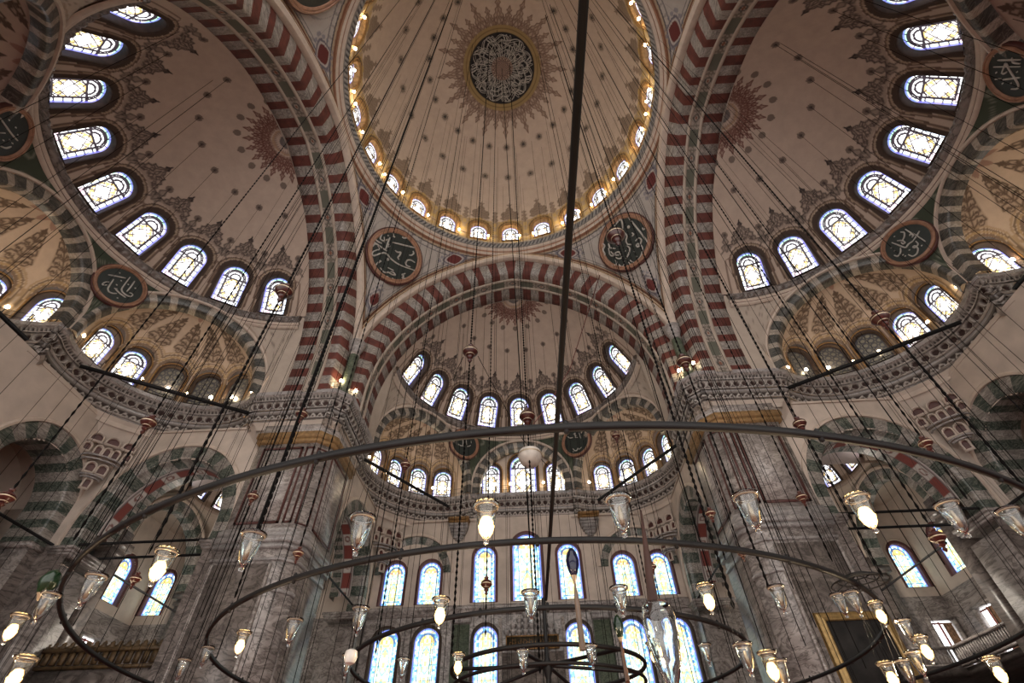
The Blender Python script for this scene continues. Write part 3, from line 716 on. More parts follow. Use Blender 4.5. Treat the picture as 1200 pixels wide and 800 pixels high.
bandme = bandm.mesh('semi_dome_band', [M['dark_marble'], M['cream'], M['red_line']])
pr2 = [(11.3, 30.55), (11.15, 30.6), (11.12, 30.75), (11.3, 30.8)]
TR = [1]
def trim(me, sd, label, cat='moulding'):
    TR[0] += 1; o = link('trim_%d' % TR[0], me); o.rotation_euler = (0, 0, ARM[sd]); return tag(o, label, cat, kind='structure')
for sd in ARM:
    o = link('wall_%s_spandrels' % sd, spm); o.rotation_euler = (0, 0, ARM[sd]); tag(o, 'green and cream spandrels between the niche arches, %s' % names[sd], 'spandrel', kind='structure'); o.name = 'wall_'+sd
    trim(bandme, sd, 'dark carved band under the semi-dome windows, %s' % names[sd])

# ---------- main cornice, one sweep per arm
def arm_path(deep):
    h = [(12.95, 12.95), (12.4, 13.5), (12.5, 19.7)]
    for t in np.linspace(84, -84, 40):
        t = R(t); p = MID+5.75*math.sin(t)*XV+4.6*math.cos(t)*NV; h.append(tuple(p))
    h.append((4.95, 29.15))
    if deep:
        h += [(4.55, 29.25), (4.5, 30.5)]
        for t in np.linspace(80, 0, 14): h.append((4.45*math.sin(R(t)), 30.3+4.9*math.cos(R(t))))
    else: h += [(4.6, 29.35), (0, 29.35)]
    h = h[:-1]+[h[-1]] if True else h
    m = [(-a, b) for a, b in h[::-1][1:]]
    return np.array(h+m)
def cornice_mesh(deep):
    P = resample(arm_path(deep), .07); Nn = path_normals(P); s = np.r_[0, np.cumsum(np.linalg.norm(np.diff(P, axis=0), axis=1))]; mb = MB()
    bands = [(1.6, 24.02, .0, 24.0, None, 0, 2, 0), (.0, 24.0, .04, 23.72, None, 0, 2, 0), (.04, 23.72, .16, 23.62, None, 0, 2, 1), (.16, 23.62, .28, 23.42, 'dentil', .26, 4, 9), (.28, 23.42, .26, 23.3, None, 0, 2, 1), (.32, 23.3, .36, 23.22, None, 0, 2, 2),
             (.34, 23.22, .52, 22.72, 'scallop', .62, 11, 9), (.48, 22.72, .46, 22.6, None, 0, 2, 1), (.56, 22.6, .60, 22.5, None, 0, 2, 2), (.52, 22.5, .56, 22.4, None, 0, 2, 0), (.58, 22.4, .76, 21.98, 'tooth', .52, 9, 9), (.74, 21.98, .72, 21.88, None, 0, 2, 1), (.80, 21.88, .82, 21.74, None, 0, 2, 2), (.80, 21.74, .98, 21.5, None, 0, 2, 3), (.98, 21.5, 1.0, 21.15, None, 0, 2, 3)]  # dark marble strips in the grooves stand in for shade
    for d0, z0, d1, z1, k, p, nr, m in bands:
        q = np.linspace(0, 1, nr); S, Q = np.meshgrid(s, q, indexing='ij'); D = d0+(d1-d0)*Q; Z = z0+(z1-z0)*Q; C = None
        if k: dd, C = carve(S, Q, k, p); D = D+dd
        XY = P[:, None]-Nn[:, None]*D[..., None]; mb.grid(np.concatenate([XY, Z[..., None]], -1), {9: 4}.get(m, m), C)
    return mb.mesh('cornice', [M['cornice'], M['pale_marble'], M['dark_marble'], M['plaster'], M['paint']])
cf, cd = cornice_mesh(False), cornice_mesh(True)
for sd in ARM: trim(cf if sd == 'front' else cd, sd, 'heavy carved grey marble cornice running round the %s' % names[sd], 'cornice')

# ---------- pendentives
def pendentives():
    P, Nn = parch(WA, EA, ZA, 23.8, n=160)
    h = len(P)//2; O = P[:h+1]+Nn[:h+1]*2.72; ok = O[:, 0] <= 13.62; O = O[ok]
    zf = np.interp(13.62, (P[:h+1]+Nn[:h+1]*2.72)[::-1, 0], (P[:h+1]+Nn[:h+1]*2.72)[::-1, 1]); O = np.concatenate([[(13.62, zf)], O])
    O = O[::-1]                                   # u from 0 to 13.62
    xx = np.linspace(0, 1, 120)**.8*13.62; zz = np.interp(xx, O[:, 0], O[:, 1])
    phi = xx/13.62*PI/4
    B = np.stack([xx, np.full_like(xx, 13.62), zz], -1); T = np.stack([13.72*np.sin(phi), 13.72*np.cos(phi), np.full_like(phi, 42.28)], -1)
    q = np.linspace(0, 1, 110); G = B[:, None]*(1-q[None, :, None])+T[:, None]*q[None, :, None]
    H = np.linalg.norm(T-B, axis=1)[:, None]; Q = np.broadcast_to(q[None], G.shape[:2])
    C = np.empty(G.shape); C[:] = (.40, .365, .335)
    d = np.minimum(Q*H, (1-Q)*H)
    blend(C, (d < .22)*1., (.19, .085, .05)); blend(C, ((d > .22) & (d < .42))*1., (.36, .28, .2)); blend(C, ((d > .42) & (d < .55)), (.09, .08, .085)); blend(C, (np.abs(d-.95) < .06)*.8, (.13, .12, .13))
    blend(C, ((d > .55) & (d < .95) & (np.sin(G[..., 0]*9+G[..., 2]*7) > .75))*.5, (.16, .15, .155))
    sc = np.abs(np.sin(G[..., 0]*2.6+1.7*np.sin(G[..., 2]*1.9))+np.sin(G[..., 2]*2.4+1.5*np.sin(G[..., 0]*2.2))) < .10
    blend(C, (sc & (d > 1.1))*.5, (.15, .14, .15))
    def loz(c, ax, L, W):
        c = np.array(c); ax = np.array(ax, float); ax /= np.linalg.norm(ax); r = G-c; a = r@ax; b = np.linalg.norm(r-a[..., None]*ax, axis=-1)
        f = (np.abs(a)/L)**1.15+(b/W)**1.6
        blend(C, (f < 2.6)*(np.sin(a*9)*np.sin(b*11+1) > .1)*.6, (.13, .13, .18)); blend(C, (f < 1.7)*.9, (.42, .38, .35)); blend(C, (np.abs(f-1.5) < .18)*.9, (.11, .10, .13)); blend(C, (f < 1.)*1., (.12, .028, .026))
    dg = lambda t: B[-1]*(1-t)+T[-1]*t
    loz(dg(.235), T[-1]-B[-1], .72, .5)
    i = int(np.searchsorted(phi, R(21.5))); c = G[i, 55]; loz(c, T[-1]-c if False else G[i+8, 55]-G[i-8, 55], .8, .5)
    V = []
    mb = MB()
    for s in (1, -1):
        for sw in (False, True):
            X = G.copy()
            if sw: X = X[..., [1, 0, 2]]
            X = X*np.array((s, 1, 1)); mb.grid(X, 0, C)
    return mb.mesh('pendentives', M['paint'], 'all'), dg
pm, pdg = pendentives()
o = link('ceiling', pm); tag(o, 'painted white triangular pendentives carrying the central dome', 'pendentive', kind='structure')
# the pair by the entrance: upper rims show at the top of the frame
o = link('ceiling', pm); o.rotation_euler = (0, 0, PI); tag(o, 'painted pendentives on the entrance side of the dome', 'pendentive', kind='structure')

# ---------- corner columns and piers
def pier(sx, label):
    t = empty('pier', (sx*13.3, 13.3, -2.0), 0, label, 'pier')
    def poly(x0, ch, far, z0, z1, mb, m=0):
        # plan relative to the empty; x0: inset (+) / projection (-)
        a, f = x0, far-x0
        pts = [(a+ch, a), (f, a), (f, f), (a, f), (a, a+ch)]
        V = [(sx*x, y, z) for z in (z0, z1) for x, y in pts]; n = 5
        F = [(i, (i+1) % n, n+(i+1) % n, n+i) for i in range(n)]+[tuple(range(n))[::-1], tuple(range(n, 2*n))]
        mb.add(V, F, m); return mb
    W = 4.9; z = lambda q: q+2.0
    poly(.0, .85, W, 0, z(21.35), MB()).build('shaft', M['grey_marble'], t)
    mb = MB(); poly(-.12, .95, W+.0, z(20.6), z(21.3), mb); mb.build('upper_necking', M['pale_marble'], t)
    mb = MB(); poly(-.22, .95, W+.0, z(19.75), z(20.1), mb); poly(-.32, 1., W, z(20.1), z(20.55), mb); poly(-.2, .95, W, z(20.55), z(20.65), mb); mb.build('gilded_band', M['ochre'], t)
    mb = MB()
    for a, b, p in ((13.35, 13.55, .12), (12.95, 13.35, .25), (12.6, 12.95, .34), (12.3, 12.6, .2), (11.6, 11.75, .1), (9.9, 10.1, .08)): poly(-p, .9, W+.0, z(a), z(b), mb)
    mb.build('middle_moulding', M['cornice'], t)
    def frame(pts3, w, name='panel_frame', mat='red_line'):
        P = np.array(pts3, float); mb = MB(); c = P.mean(0); n = np.cross(P[1]-P[0], P[2]-P[1]); n /= np.linalg.norm(n)
        for i in range(4):
            a, b = P[i], P[(i+1) % 4]; d = b-a; L = np.linalg.norm(d); d /= L; s = np.cross(n, d)*w/2
            a2, b2 = a-d*w/2, b+d*w/2
            V = [a2-s-n*.03, b2-s-n*.03, b2+s-n*.03, a2+s-n*.03, a2-s+n*.03, b2-s+n*.03, b2+s+n*.03, a2+s+n*.03]
            mb.add(V, [(0, 1, 2, 3), (4, 5, 6, 7), (0, 1, 5, 4), (1, 2, 6, 5), (2, 3, 7, 6), (3, 0, 4, 7)])
        mb.build(name, M[mat], t)
    for a, b in ((13.95, 19.35),):
        frame([(sx*1.75, -.02, z(a)), (sx*4.45, -.02, z(a)), (sx*4.45, -.02, z(b)), (sx*1.75, -.02, z(b))], .16)
        frame([(sx*.93, -.02, z(a)), (sx*1.4, -.02, z(a)), (sx*1.4, -.02, z(b)), (sx*.93, -.02, z(b))], .13)
        frame([(-sx*.02, 1.3, z(a)), (-sx*.02, 4.5, z(a)), (-sx*.02, 4.5, z(b)), (-sx*.02, 1.3, z(b))], .14)
        frame([(sx*.68, .12, z(a)), (sx*.12, .68, z(a)), (sx*.12, .68, z(b)), (sx*.68, .12, z(b))], .1)
    # pale inner slabs inside the frames
    mb = MB(); mb.box((sx*3.1, -.01, z(16.65)), (2.45, .04, 5.1)); mb.box((-sx*.01, 2.9, z(16.65)), (.04, 2.95, 5.1)); mb.build('marble_slab', M['pale_marble'], t)
    mb = MB()
    mb.box((sx*3.0, -.05, z(5.2)), (3.3, .12, 12.4)); mb.box((-sx*.05, 3.0, z(5.2)), (.12, 3.3, 12.4)); mb.build('lower_slab', M['dark_marble'], t)
    mb = MB()
    for x in (1.25, 4.75): mb.box((sx*x, -.08, z(5.2)), (.14, .2, 12.4))
    mb.build('edge_fillet', M['pale_marble'], t)
    return t
pier(-1, 'massive grey marble pier left of the qibla, red framed panels, gilded band')
pier(1, 'massive grey marble pier right of the qibla with a dark gilt-framed picture')
def corner_column(sx, label):
    t = empty('corner_column', (sx*13.42, 13.42, 24.0), label=label, cat='column')
    MB().lathe([(.5, 0), (.5, .25), (.42, .3), (.40, 4.3)], 16).build('shaft', M['green_panel'], t, smooth=True)
    MB().lathe([(.40, 4.3), (.48, 4.35), (.48, 4.45), (.42, 4.5), (.50, 4.9), (.66, 5.3), (.66, 5.5), (.72, 5.55), (.72, 5.8), (.3, 5.9)], 16).build('capital', M['cornice'], t, smooth=True)
corner_column(-1, 'short green column under the left pendentive'); corner_column(1, 'short green column under the right pendentive')
# masonry of the pier above the cornice, behind the arch legs
mb = MB()
for sx in (-1, 1):
    mb.box((sx*15.9, 15.9, 26.9), (3.6, 3.6, 6.0))
tag(mb.build('wall_back', M['plaster']), 'masonry between the great arches', 'wall', kind='structure')

# ---------- camera
cam = bpy.data.cameras.new('camera'); co = bpy.data.objects.new('camera', cam); COL.objects.link(co); scn.camera = co
f_, th_, ro_, yw_, cx_, cy_ = 564.56585, .79906, .02532, -.03435, .84654, -14.93974
cam.sensor_width = 36; cam.sensor_fit = 'HORIZONTAL'; cam.lens = f_/1200*36; cam.clip_start = .05; cam.clip_end = 500
from mathutils import Matrix, Vector
fw = Vector((math.sin(yw_)*math.cos(th_), math.cos(yw_)*math.cos(th_), math.sin(th_))); rt = Vector((math.cos(yw_), -math.sin(yw_), 0)); up = rt.cross(fw)
Xc = rt*math.cos(ro_)-up*math.sin(ro_); Yc = rt*math.sin(ro_)+up*math.cos(ro_)
co.matrix_world = Matrix(((Xc[0], Yc[0], -fw[0], cx_), (Xc[1], Yc[1], -fw[1], cy_), (Xc[2], Yc[2], -fw[2], 0), (0, 0, 0, 1)))
# ---------- helper: where the sight line through a picture point of the reference meets a surface (used to trace lettering onto its board)
CAMP = np.array((cx_, cy_, 0.)); FW, RT, UP = np.array(fw), np.array(rt), np.array(up)
def sight(x, y):
    dx, dy = x-600, 400-y; u = dx*math.cos(ro_)+dy*math.sin(ro_); v = -dx*math.sin(ro_)+dy*math.cos(ro_)
    d = FW*f_+RT*u+UP*v; return d/np.linalg.norm(d)
def on_plane(px, c, n):
    d = sight(*px); return CAMP+d*((np.array(c)-CAMP)@n)/(d@n)
def on_axis(px, ax, val):
    d = sight(*px); i = 'xyz'.index(ax); return CAMP+d*(val-CAMP[i])/d[i]

def roundel(label, c, n, Rr, strokes, dots, off, sc, wd, ring='copper_ring', hidden=False):
    c = np.array(c, float); n = np.array(n, float); n /= np.linalg.norm(n)       # n points into the room
    t = empty('calligraphy_roundel', tuple(c), 0, label, 'roundel')
    ux = np.cross((0, 0, 1.), n); ux /= np.linalg.norm(ux); uy = np.cross(n, ux)
    def disc(prof, m=72):
        a = np.arange(m)*2*PI/m; G = np.array([[r*np.cos(q)*ux+r*np.sin(q)*uy+h*n for r, h in prof] for q in a]); return G
    MB().grid(disc([(.01, .06), (Rr*.84, .06)]), 0, cu=True).build('board', M['disc_black'], t)
    MB().grid(disc([(Rr*.83, .03), (Rr*.84, .12), (Rr*.88, .18), (Rr*.93, .14), (Rr*.94, .2), (Rr*.985, .2), (Rr, .12), (Rr, -.15)]), 0, cu=True).build('ring_frame', M[ring], t, smooth=True)
    MB().grid(disc([(Rr, -.15), (Rr*1.0, .09), (Rr*1.05, .07), (Rr*1.05, -.2)]), 0, cu=True).build('outer_line', M['red_line'], t)
    mb = MB(); cc = c+n*.09
    for st in strokes:
        P = np.array([on_plane((x/sc+off[0], y/sc+off[1]), cc, n)-c for x, y in st])
        if len(P) > 2:                                              # smooth the traced pen stroke
            k = np.linspace(0, len(P)-1, (len(P)-1)*5+1); Q = np.stack([np.interp(k, range(len(P)), P[:, i]) for i in range(3)], 1)
            for _ in range(3): Q[1:-1] = (Q[:-2]+2*Q[1:-1]+Q[2:])/4
            P = Q
        L = len(P); r = wd*(1-.35*np.abs(np.linspace(-1, 1, L))**3); mb.tube(P, r, 6)
    for d in dots:
        p = on_plane((d[0]/sc+off[0], d[1]/sc+off[1]), cc, n)-c; mb.lathe([(0.001, -wd), (wd*1.3, 0), (0.001, wd)], 4, 0, p)
    if strokes: mb.build('silver_lettering', M['letter'], t)
    return t
L1 = [[(400,293),(490,315),(575,335)], [(285,350),(250,362),(235,385),(255,400),(290,385),(330,372),(360,385),(385,420),(430,455),(480,480),(575,512)],
 [(365,415),(360,435),(375,425)], [(575,450),(545,430),(515,430),(500,455),(510,475),(540,485)], [(420,355),(440,372),(468,368),(455,395),(440,410),(450,427)], [(560,360),(567,380),(548,395),(530,392)],
 [(255,290),(300,322),(355,360)], [(380,255),(365,290),(345,350)], [(320,225),(300,265),(330,285),(362,268)], [(262,265),(290,290),(315,300)], [(245,325),(262,300),(275,310)], [(405,222),(405,245),(420,252)], [(475,250),(490,262),(520,255)],
 [(303,490),(325,520),(345,530),(370,525),(390,542),(425,552),(410,528),(385,520)], [(360,488),(408,512)], [(270,470),(285,452),(312,438)], [(500,535),(470,545),(490,555),(470,570),(510,578)], [(335,250),(340,300)], [(360,300),(380,320),(365,330)], [(285,320),(300,345)]]
R1 = [[(410,180),(500,290),(585,405)], [(290,255),(345,185),(360,230),(362,275)], [(402,260),(412,250),(420,262),(410,270),(402,260)], [(380,310),(402,340),(385,380),(400,410),(440,410)], [(395,420),(425,440),(415,490),(390,530)],
 [(470,380),(500,350),(525,370),(510,410),(490,435),(475,415),(495,400),(530,430),(530,480),(500,540),(460,570),(425,545)], [(240,440),(250,500),(280,510),(300,480),(330,470),(350,500),(360,520),(330,535),(300,520)], [(245,560),(280,595),(315,575),(300,540)],
 [(330,580),(350,605),(375,590),(375,550)], [(410,560),(435,590)], [(440,310),(457,325),(440,340)], [(190,400),(212,420),(190,460),(212,490),(200,520)], [(220,302),(242,285)], [(530,268),(538,284),(550,275)], [(240,400),(250,440),(300,445)], [(260,470),(290,500),(330,500)]]
SL = [[(305,250),(420,270),(540,295)], [(600,280),(540,360),(485,435),(490,475),(540,520),(600,545),(635,525),(625,500),(590,490)], [(660,335),(610,410),(555,475)], [(380,310),(340,370),(300,430),(310,475),(360,500),(420,500)], [(320,345),(260,350),(225,375),(245,390),(290,385)], [(390,425),(450,490),(540,555)], [(385,430),(430,440)]]
SR = [[(410,210),(470,250),(560,295),(680,375)], [(600,235),(570,290),(520,360)], [(470,300),(480,270),(520,290),(500,322)], [(345,250),(400,250),(400,310),(370,370)], [(300,365),(370,360),(412,390),(380,415),(355,385)], [(230,390),(320,425),(420,465),(450,410),(500,380),(520,360)], [(345,460),(350,520),(310,580),(260,560)], [(450,550),(510,580),(570,540),(585,470),(540,430),(510,450),(540,465),(590,410),(550,370)]]
FL = [[(0,205),(80,320),(160,430),(235,510)], [(0,580),(80,615),(150,590)], [(0,405),(70,410)]]
FR = [[(220,235),(330,232),(530,228)], [(165,325),(520,320)], [(270,410),(300,340),(325,260),(360,340),(430,450),(500,560),(490,620),(400,620)], [(270,400),(300,420),(340,390)], [(410,200),(420,270),(520,280)], [(185,490),(260,480)], [(290,495),(400,480),(520,465)]]
QL = [[(340,370),(355,450),(345,530)], [(240,500),(290,540),(360,545)], [(420,400),(440,520)], [(540,430),(545,480)], [(450,560),(500,550),(530,530)]]
QR = [[(180,290),(230,325),(290,310)], [(300,240),(350,210),(320,270),(372,260),(330,310),(390,310)], [(418,215),(455,325)], [(290,540),(330,590),(380,580),(390,530),(430,560),(470,510)]]
pt = pdg(.66)
for sx, nm, st, off, sc, dots, px in ((-1, 'left', L1, (400, 240), 6.667, [(300,435),(365,240),(400,575),(290,350),(360,560)], (463, 300)), (1, 'right', R1, (680, 230), 7.27, [(460,468),(567,432),(480,515),(385,465)], (732.5, 283.5))):
    d = pdg(1)-pdg(0); d = d/np.linalg.norm(d); inn = np.array((-1, -1, 0))/math.sqrt(2); nn = np.cross(np.cross(d, inn), d); nn = nn/np.linalg.norm(nn)
    nn = nn*np.array((sx, 1, 1)); c0 = pt*np.array((sx, 1, 1)); c = on_plane(px, c0+nn*.05, nn)
    roundel('large black roundel with silver Arabic lettering on the %s pendentive' % nm, c, nn, 2.72, st, dots, off, sc, .085)
    # its twin on the entrance side pendentive, only the lower rim in the frame
    c2 = c*np.array((1, -1, 1)); n2 = nn*np.array((1, -1, 1)); q = roundel('black roundel cut by the top edge of the photo, beside the %s great arch' % nm, c2, n2, 2.72, [], [], (0, 0), 1, .08)
for sd, s, st, off, sc, dots, px, lab in (
  ('left', -1, FL, (0, 120), 11.42, [(120,235),(210,335),(240,435),(45,505),(130,500),(165,545)], (8, 156), 'roundel cut by the left edge of the photo beside the left semi-dome windows'),
  ('left', 1, SL, (100, 300), 11.43, [(460,225),(480,330),(420,385),(575,380),(670,430),(430,560)], (141, 335), 'black roundel with silver script between the two left niche arches'),
  ('right', 1, FR, (1150, 50), 11.42, [(200,400),(285,545),(395,545),(480,390)], (1186, 86), 'roundel cut by the right edge of the photo beside the right semi-dome windows'),
  ('right', -1, SR, (1025, 250), 11.43, [(630,430),(265,310),(465,490),(225,460),(265,500),(380,555),(410,570)], (1064, 285), 'black roundel with silver script between the two right niche arches'),
  ('front', -1, QL, (525, 495), 20, [(430,440)], (544, 520), 'small dark roundel left of the middle niche, partly behind the iron ring'),
  ('front', 1, QR, (655, 495), 17.8, [(300,605)], (675.5, 517), 'small dark roundel right of the middle niche, partly behind the iron ring')):
    foot = np.array((s*5.0, 29.25, 24.)); top = np.array((s*5.66, 27.7, 31.)); d = (top-foot)/np.linalg.norm(top-foot)
    inn = np.array((-s*.5, -.866, 0)); nn = np.cross(np.cross(d, inn), d); nn /= np.linalg.norm(nn)
    c0 = foot+(top-foot)*.66; c0 = np.array(rotp(tuple(c0), ARM[sd])); nn = np.array(rotp(tuple(nn), ARM[sd]))
    c = on_plane(px, c0+nn*.25, nn); roundel(lab, c, nn, 1.62, st, dots, off, sc, .055, 'cream' if False else 'copper_ring')

# ---------- lower walls
ZB = -2.0; WU = 13.7; WVF = 29.9
def wall_grid(x0, x1, z0, z1, holes, step=.14):
    """grid in (x,z) with arched openings left out: holes (cx, zbase, w, h)"""
    nx, nz = int((x1-x0)/step)+2, int((z1-z0)/step)+2; X, Z = np.meshgrid(np.linspace(x0, x1, nx), np.linspace(z0, z1, nz), indexing='ij')
    fx = .5*(X[1:, 1:]+X[:-1, :-1]); fz = .5*(Z[1:, 1:]+Z[:-1, :-1]); keep = np.ones(fx.shape, bool)
    for h in holes:
        sd = arch_sd(fx-h[0], fz-h[1], h[2], h[3]) if len(h) == 4 else np.maximum(np.abs(fx-h[0])-h[2]/2, fz-h[1]-h[3]); keep &= ~((sd < 0) & (fz > h[1]))
    return X, Z, keep
def wall_mats(Z): return None
# wall pieces: plaster above, grey marble below 13.4
def add_wall(mb, O, ux, x0, x1, z0, z1, holes, step=.14):
    X, Z, keep = wall_grid(x0, x1, z0, z1, holes, step); P = np.array(O)+X[..., None]*np.array(ux)+Z[..., None]*np.array((0, 0, 1.))
    m = np.where(.5*(Z[1:, 1:]+Z[:-1, :-1]) > 13.4, 0, 1); mb.grid(P, m, keep=keep)
OPC, OPW, OPZ, OPR = 23.6, 4.2, 14.3, 4.85       # big side openings: centre, half width, spring, rise
wp = {'qibla': None}
fw_up = [(-11.85, 14.1, 1.9, 3.65), (-8.6, 14.1, 1.9, 3.65), (-3.7, 14.1, 1.95, 4.85), (.15, 14.1, 2.6, 5.9), (3.95, 14.1, 1.95, 4.85), (8.8, 14.2, 1.9, 3.65), (12.0, 14.2, 1.9, 3.65)]
fw_lo = [(-11.75, 6.6, 2.1, 5.75), (-8.35, 6.6, 2.1, 5.75), (-3.5, 6.6, 2.0, 5.75), (4.1, 6.6, 2.0, 5.8), (8.6, 6.6, 2.1, 5.9), (12.25, 6.6, 2.1, 5.9)]
mb = MB(); add_wall(mb, (0, WVF, 0), (1, 0, 0), -WU-.1, WU+.1, ZB, 21.7, [(a, b, c+.06, d+.03) for a, b, c, d in fw_up+fw_lo], .12)
tag(mb.build('wall_front', [M['plaster'], M['grey_marble']]), 'qibla wall below the cornice, plaster over grey marble', 'wall', kind='structure')
protos = {}
for hs, nm, zz in ((fw_up, 'upper', 0), (fw_lo, 'lower', 1)):
    for i, (a, b, c, d) in enumerate(hs):
        key = (round(c, 2), round(d, 2))
        if key not in protos: protos[key] = make_window(c, d, .35, 'lo', .22, 'maroon_frame' if not zz else 'brown_frame', None, nx=60)
        pos = ['far left pair, outer', 'far left pair, inner', 'left of the middle', 'middle and tallest', 'right of the middle', 'right pair, inner', 'right pair, outer'] if not zz else ['leftmost', 'second from the left', 'left of the gilded plaque', 'right of the gilded plaque', 'second from the right', 'rightmost']
        put_window(protos[key], (a, WVF-.02, b), 0, 0, 'blue edged stained glass window in the %s row of the qibla wall, %s' % (nm, pos[i]))
# blind striped arches over the outer pairs
for sx in (-1, 1):
    t = empty('blind_arch', (sx*10.25, WVF-.05, 0), 0, 'green and white striped blind arch over the %s pair of qibla windows' % ('left' if sx < 0 else 'right'), 'arch')
    striped_arch('b', 2.75, 16.7, 2.65, .75, 15, t, [M['green_vouss'], M['white_vouss']], soff=.12, zleg=.0, outer_mat='cream')
# string course, green half columns, mihrab hood, plaque, brackets
mb = MB(); G = np.array([[(x, WVF-o, z) for o, z in ((.0, 13.95), (.22, 13.9), (.3, 13.7), (.22, 13.55), (.1, 13.4), (.12, 13.15), (0, 13.1))] for x in (-WU, WU)]); mb.grid(G, 0)
tag(mb.build('trim_20', M['grey_marble']), 'grey marble string course between the window rows', 'moulding', kind='structure')
for sx in (-1, 1):
    t = empty('pilaster', (sx*5.85+.3, WVF, 0), 0, 'dark green marble pilaster %s of the prayer niche' % ('left' if sx < 0 else 'right'), 'pilaster')
    MB().box((0, -.12, 5.2), (1.45, .3, 14.4)).build('shaft', M['green_panel'], t); MB().box((0, -.16, 12.7), (1.65, .4, .35)).box((0, -.18, 12.95), (1.8, .46, .2)).build('capital', M['cornice'], t)
t = empty('prayer_niche_surround', (.35, WVF, 0), 0, 'carved grey muqarnas hood and brown marble of the prayer niche', 'niche')
mb = MB()
for r in range(4):
    n = 9-2*r
    for i in range(n):
        x = (i-(n-1)/2)*.52; z = 11.75+r*.42
        mb.lathe([(.03, -.42), (.13, -.25), (.25, -.02), (.26, .12), (.02, .14)], 8, 0, (x, -.12-.07*(r % 2), z))
mb.build('muqarnas_hood', M['cornice'], t)
MB().box((0, -.05, 5.5), (4.9, .2, 9.6)).build('brown_marble_slab', M['dark_marble'], t)
MB().box((-2.6, -.15, 5.5), (.25, .3, 14.5)).box((2.6, -.15, 5.5), (.25, .3, 14.5)).build('side_mouldings', M['pale_marble'], t)
t = empty('inscription_plaque', (.35, WVF-.2, 10.95), 0, 'gilded inscription plaque over the prayer niche', 'plaque')
MB().box((0, .0, 0), (4.1, .1, .82)).build('board', plain('black_plaque_ground', (.03, .022, .012), .5), t)
mb = MB()
for z in (-.45, .45): mb.box((0, -.05, z), (4.3, .12, .1))
for x in (-2.1, 2.1): mb.box((x, -.05, 0), (.1, .12, .9))
mb.build('frame', M['gold'], t)
mb = MB(); rs = random.Random(5)
for i in range(17):                                                  # a line of dense gilt script
    x = -1.85+i*.23
    mb.tube([(x, -.08, -.25), (x+.02, -.08, .28 if i % 3 else .05)], .022, 4)
    a = np.linspace(0, PI*1.3, 9); mb.tube(np.stack([x+.12+.11*np.cos(a+i), np.full(9, -.08), -.1+.13*np.sin(a+i)+.15*(i % 2)], 1), .02, 4)
mb.build('gilt_script', M['gold'], t)
for sx in (-1, 1):
    t = empty('bracket', (sx*6.2, 29.4, 19.6), 0, 'carved marble bracket with gilded band under the qibla cornice, %s' % ('left' if sx < 0 else 'right'), 'bracket')
    MB().box((0, .0, 1.75), (2.0, 1.1, .22)).box((0, .05, 1.45), (1.85, 1.0, .12)).build('gilded_band', M['gold'], t)
    mb = MB()
    for k, (w_, d_, z_) in enumerate(((1.8, .95, 1.2), (1.65, .85, .95), (1.5, .72, .7), (1.25, .55, .45), (.95, .4, .2), (.6, .25, .0))): mb.box((0, .5-d_/2+.05, z_), (w_, d_, .22))
    mb.build('carved_body', M['cornice'], t)

# side walls of every arm with the big striped openings, and end walls of the side arms
def impost(mb, u, v0, v1, z, arm_s):
    for k, (p, h) in enumerate(((.22, .16), (.14, .16), (.07, .14))): mb.box((u, (v0+v1)/2, z-.16*k), (2*p+.1, (v1-v0)+2*p, h))
mb_f = MB(); mb_s = MB()
for s in (1, -1):
    for mbx in (mb_f, mb_s): add_wall(mbx, (s*WU, 0, 0), (0, 1, 0), 18.1, WVF+.1, ZB, 21.7, [(OPC, ZB-1, 2*OPW+.1, OPZ+OPR-ZB+1)])
for sd, mbx in (('left', mb_s), ('right', mb_s)):
    pass
EC, EW, EZ, ER = 10.0, 2.75, 15.1, 3.0
add_wall(mb_s, (0, 29.7, 0), (1, 0, 0), -WU, WU, ZB, 21.7, [(EC, ZB-1, 2*EW+.1, EZ+ER-ZB+1), (-EC, ZB-1, 2*EW+.1, EZ+ER-ZB+1)])
# squinch surface under the niche cornices
def squinch(mb):
    for s in (1, -1):
        t = np.linspace(PI/2, -PI/2, 90); T = MID+np.stack([6.75*np.sin(t)*XV[0]+5.6*np.cos(t)*NV[0], 6.75*np.sin(t)*XV[1]+5.6*np.cos(t)*NV[1]], 1)
        o = np.array((8.0, 23.8)); B = []
        for p in T:
            d = p-o; k = min([(WU-.03-o[0])/d[0] if d[0] > 1e-6 else 1e9, (29.65-o[1])/d[1] if d[1] > 1e-6 else 1e9]); B.append(o+d*max(k, 1.0))
        B = np.array(B); g = np.linalg.norm(B-T, axis=1); T[:, 0] = np.minimum(T[:, 0], WU-.02); T[:, 1] = np.minimum(T[:, 1], 29.66); zb = 21.25-1.75*np.minimum(g, 3)
        q = np.linspace(0, 1, 14)[None, :, None]; P0 = np.concatenate([T*np.array((s, 1)), np.full((90, 1), 21.4)], 1); P1 = np.concatenate([B*np.array((s, 1)), zb[:, None]], 1)
        k = q**.8; G = P0[:, None]*(1-k)+P1[:, None]*k; G[..., 2] = P0[:, None, 2]*(1-q[..., 0])+P1[:, None, 2]*q[..., 0]; mb.grid(G, 0)
squinch(mb_f); squinch(mb_s)
mats = [M['plaster'], M['dark_marble']]
mf, msd = mb_f.mesh('arm_walls_front', mats), mb_s.mesh('arm_walls_side', mats)
for sd in ARM:
    o = link('wall_'+('front' if sd == 'front' else sd), mf if sd == 'front' else msd); o.rotation_euler = (0, 0, ARM[sd]); tag(o, 'plaster and marble walls below the cornice, %s' % names[sd], 'wall', kind='structure')
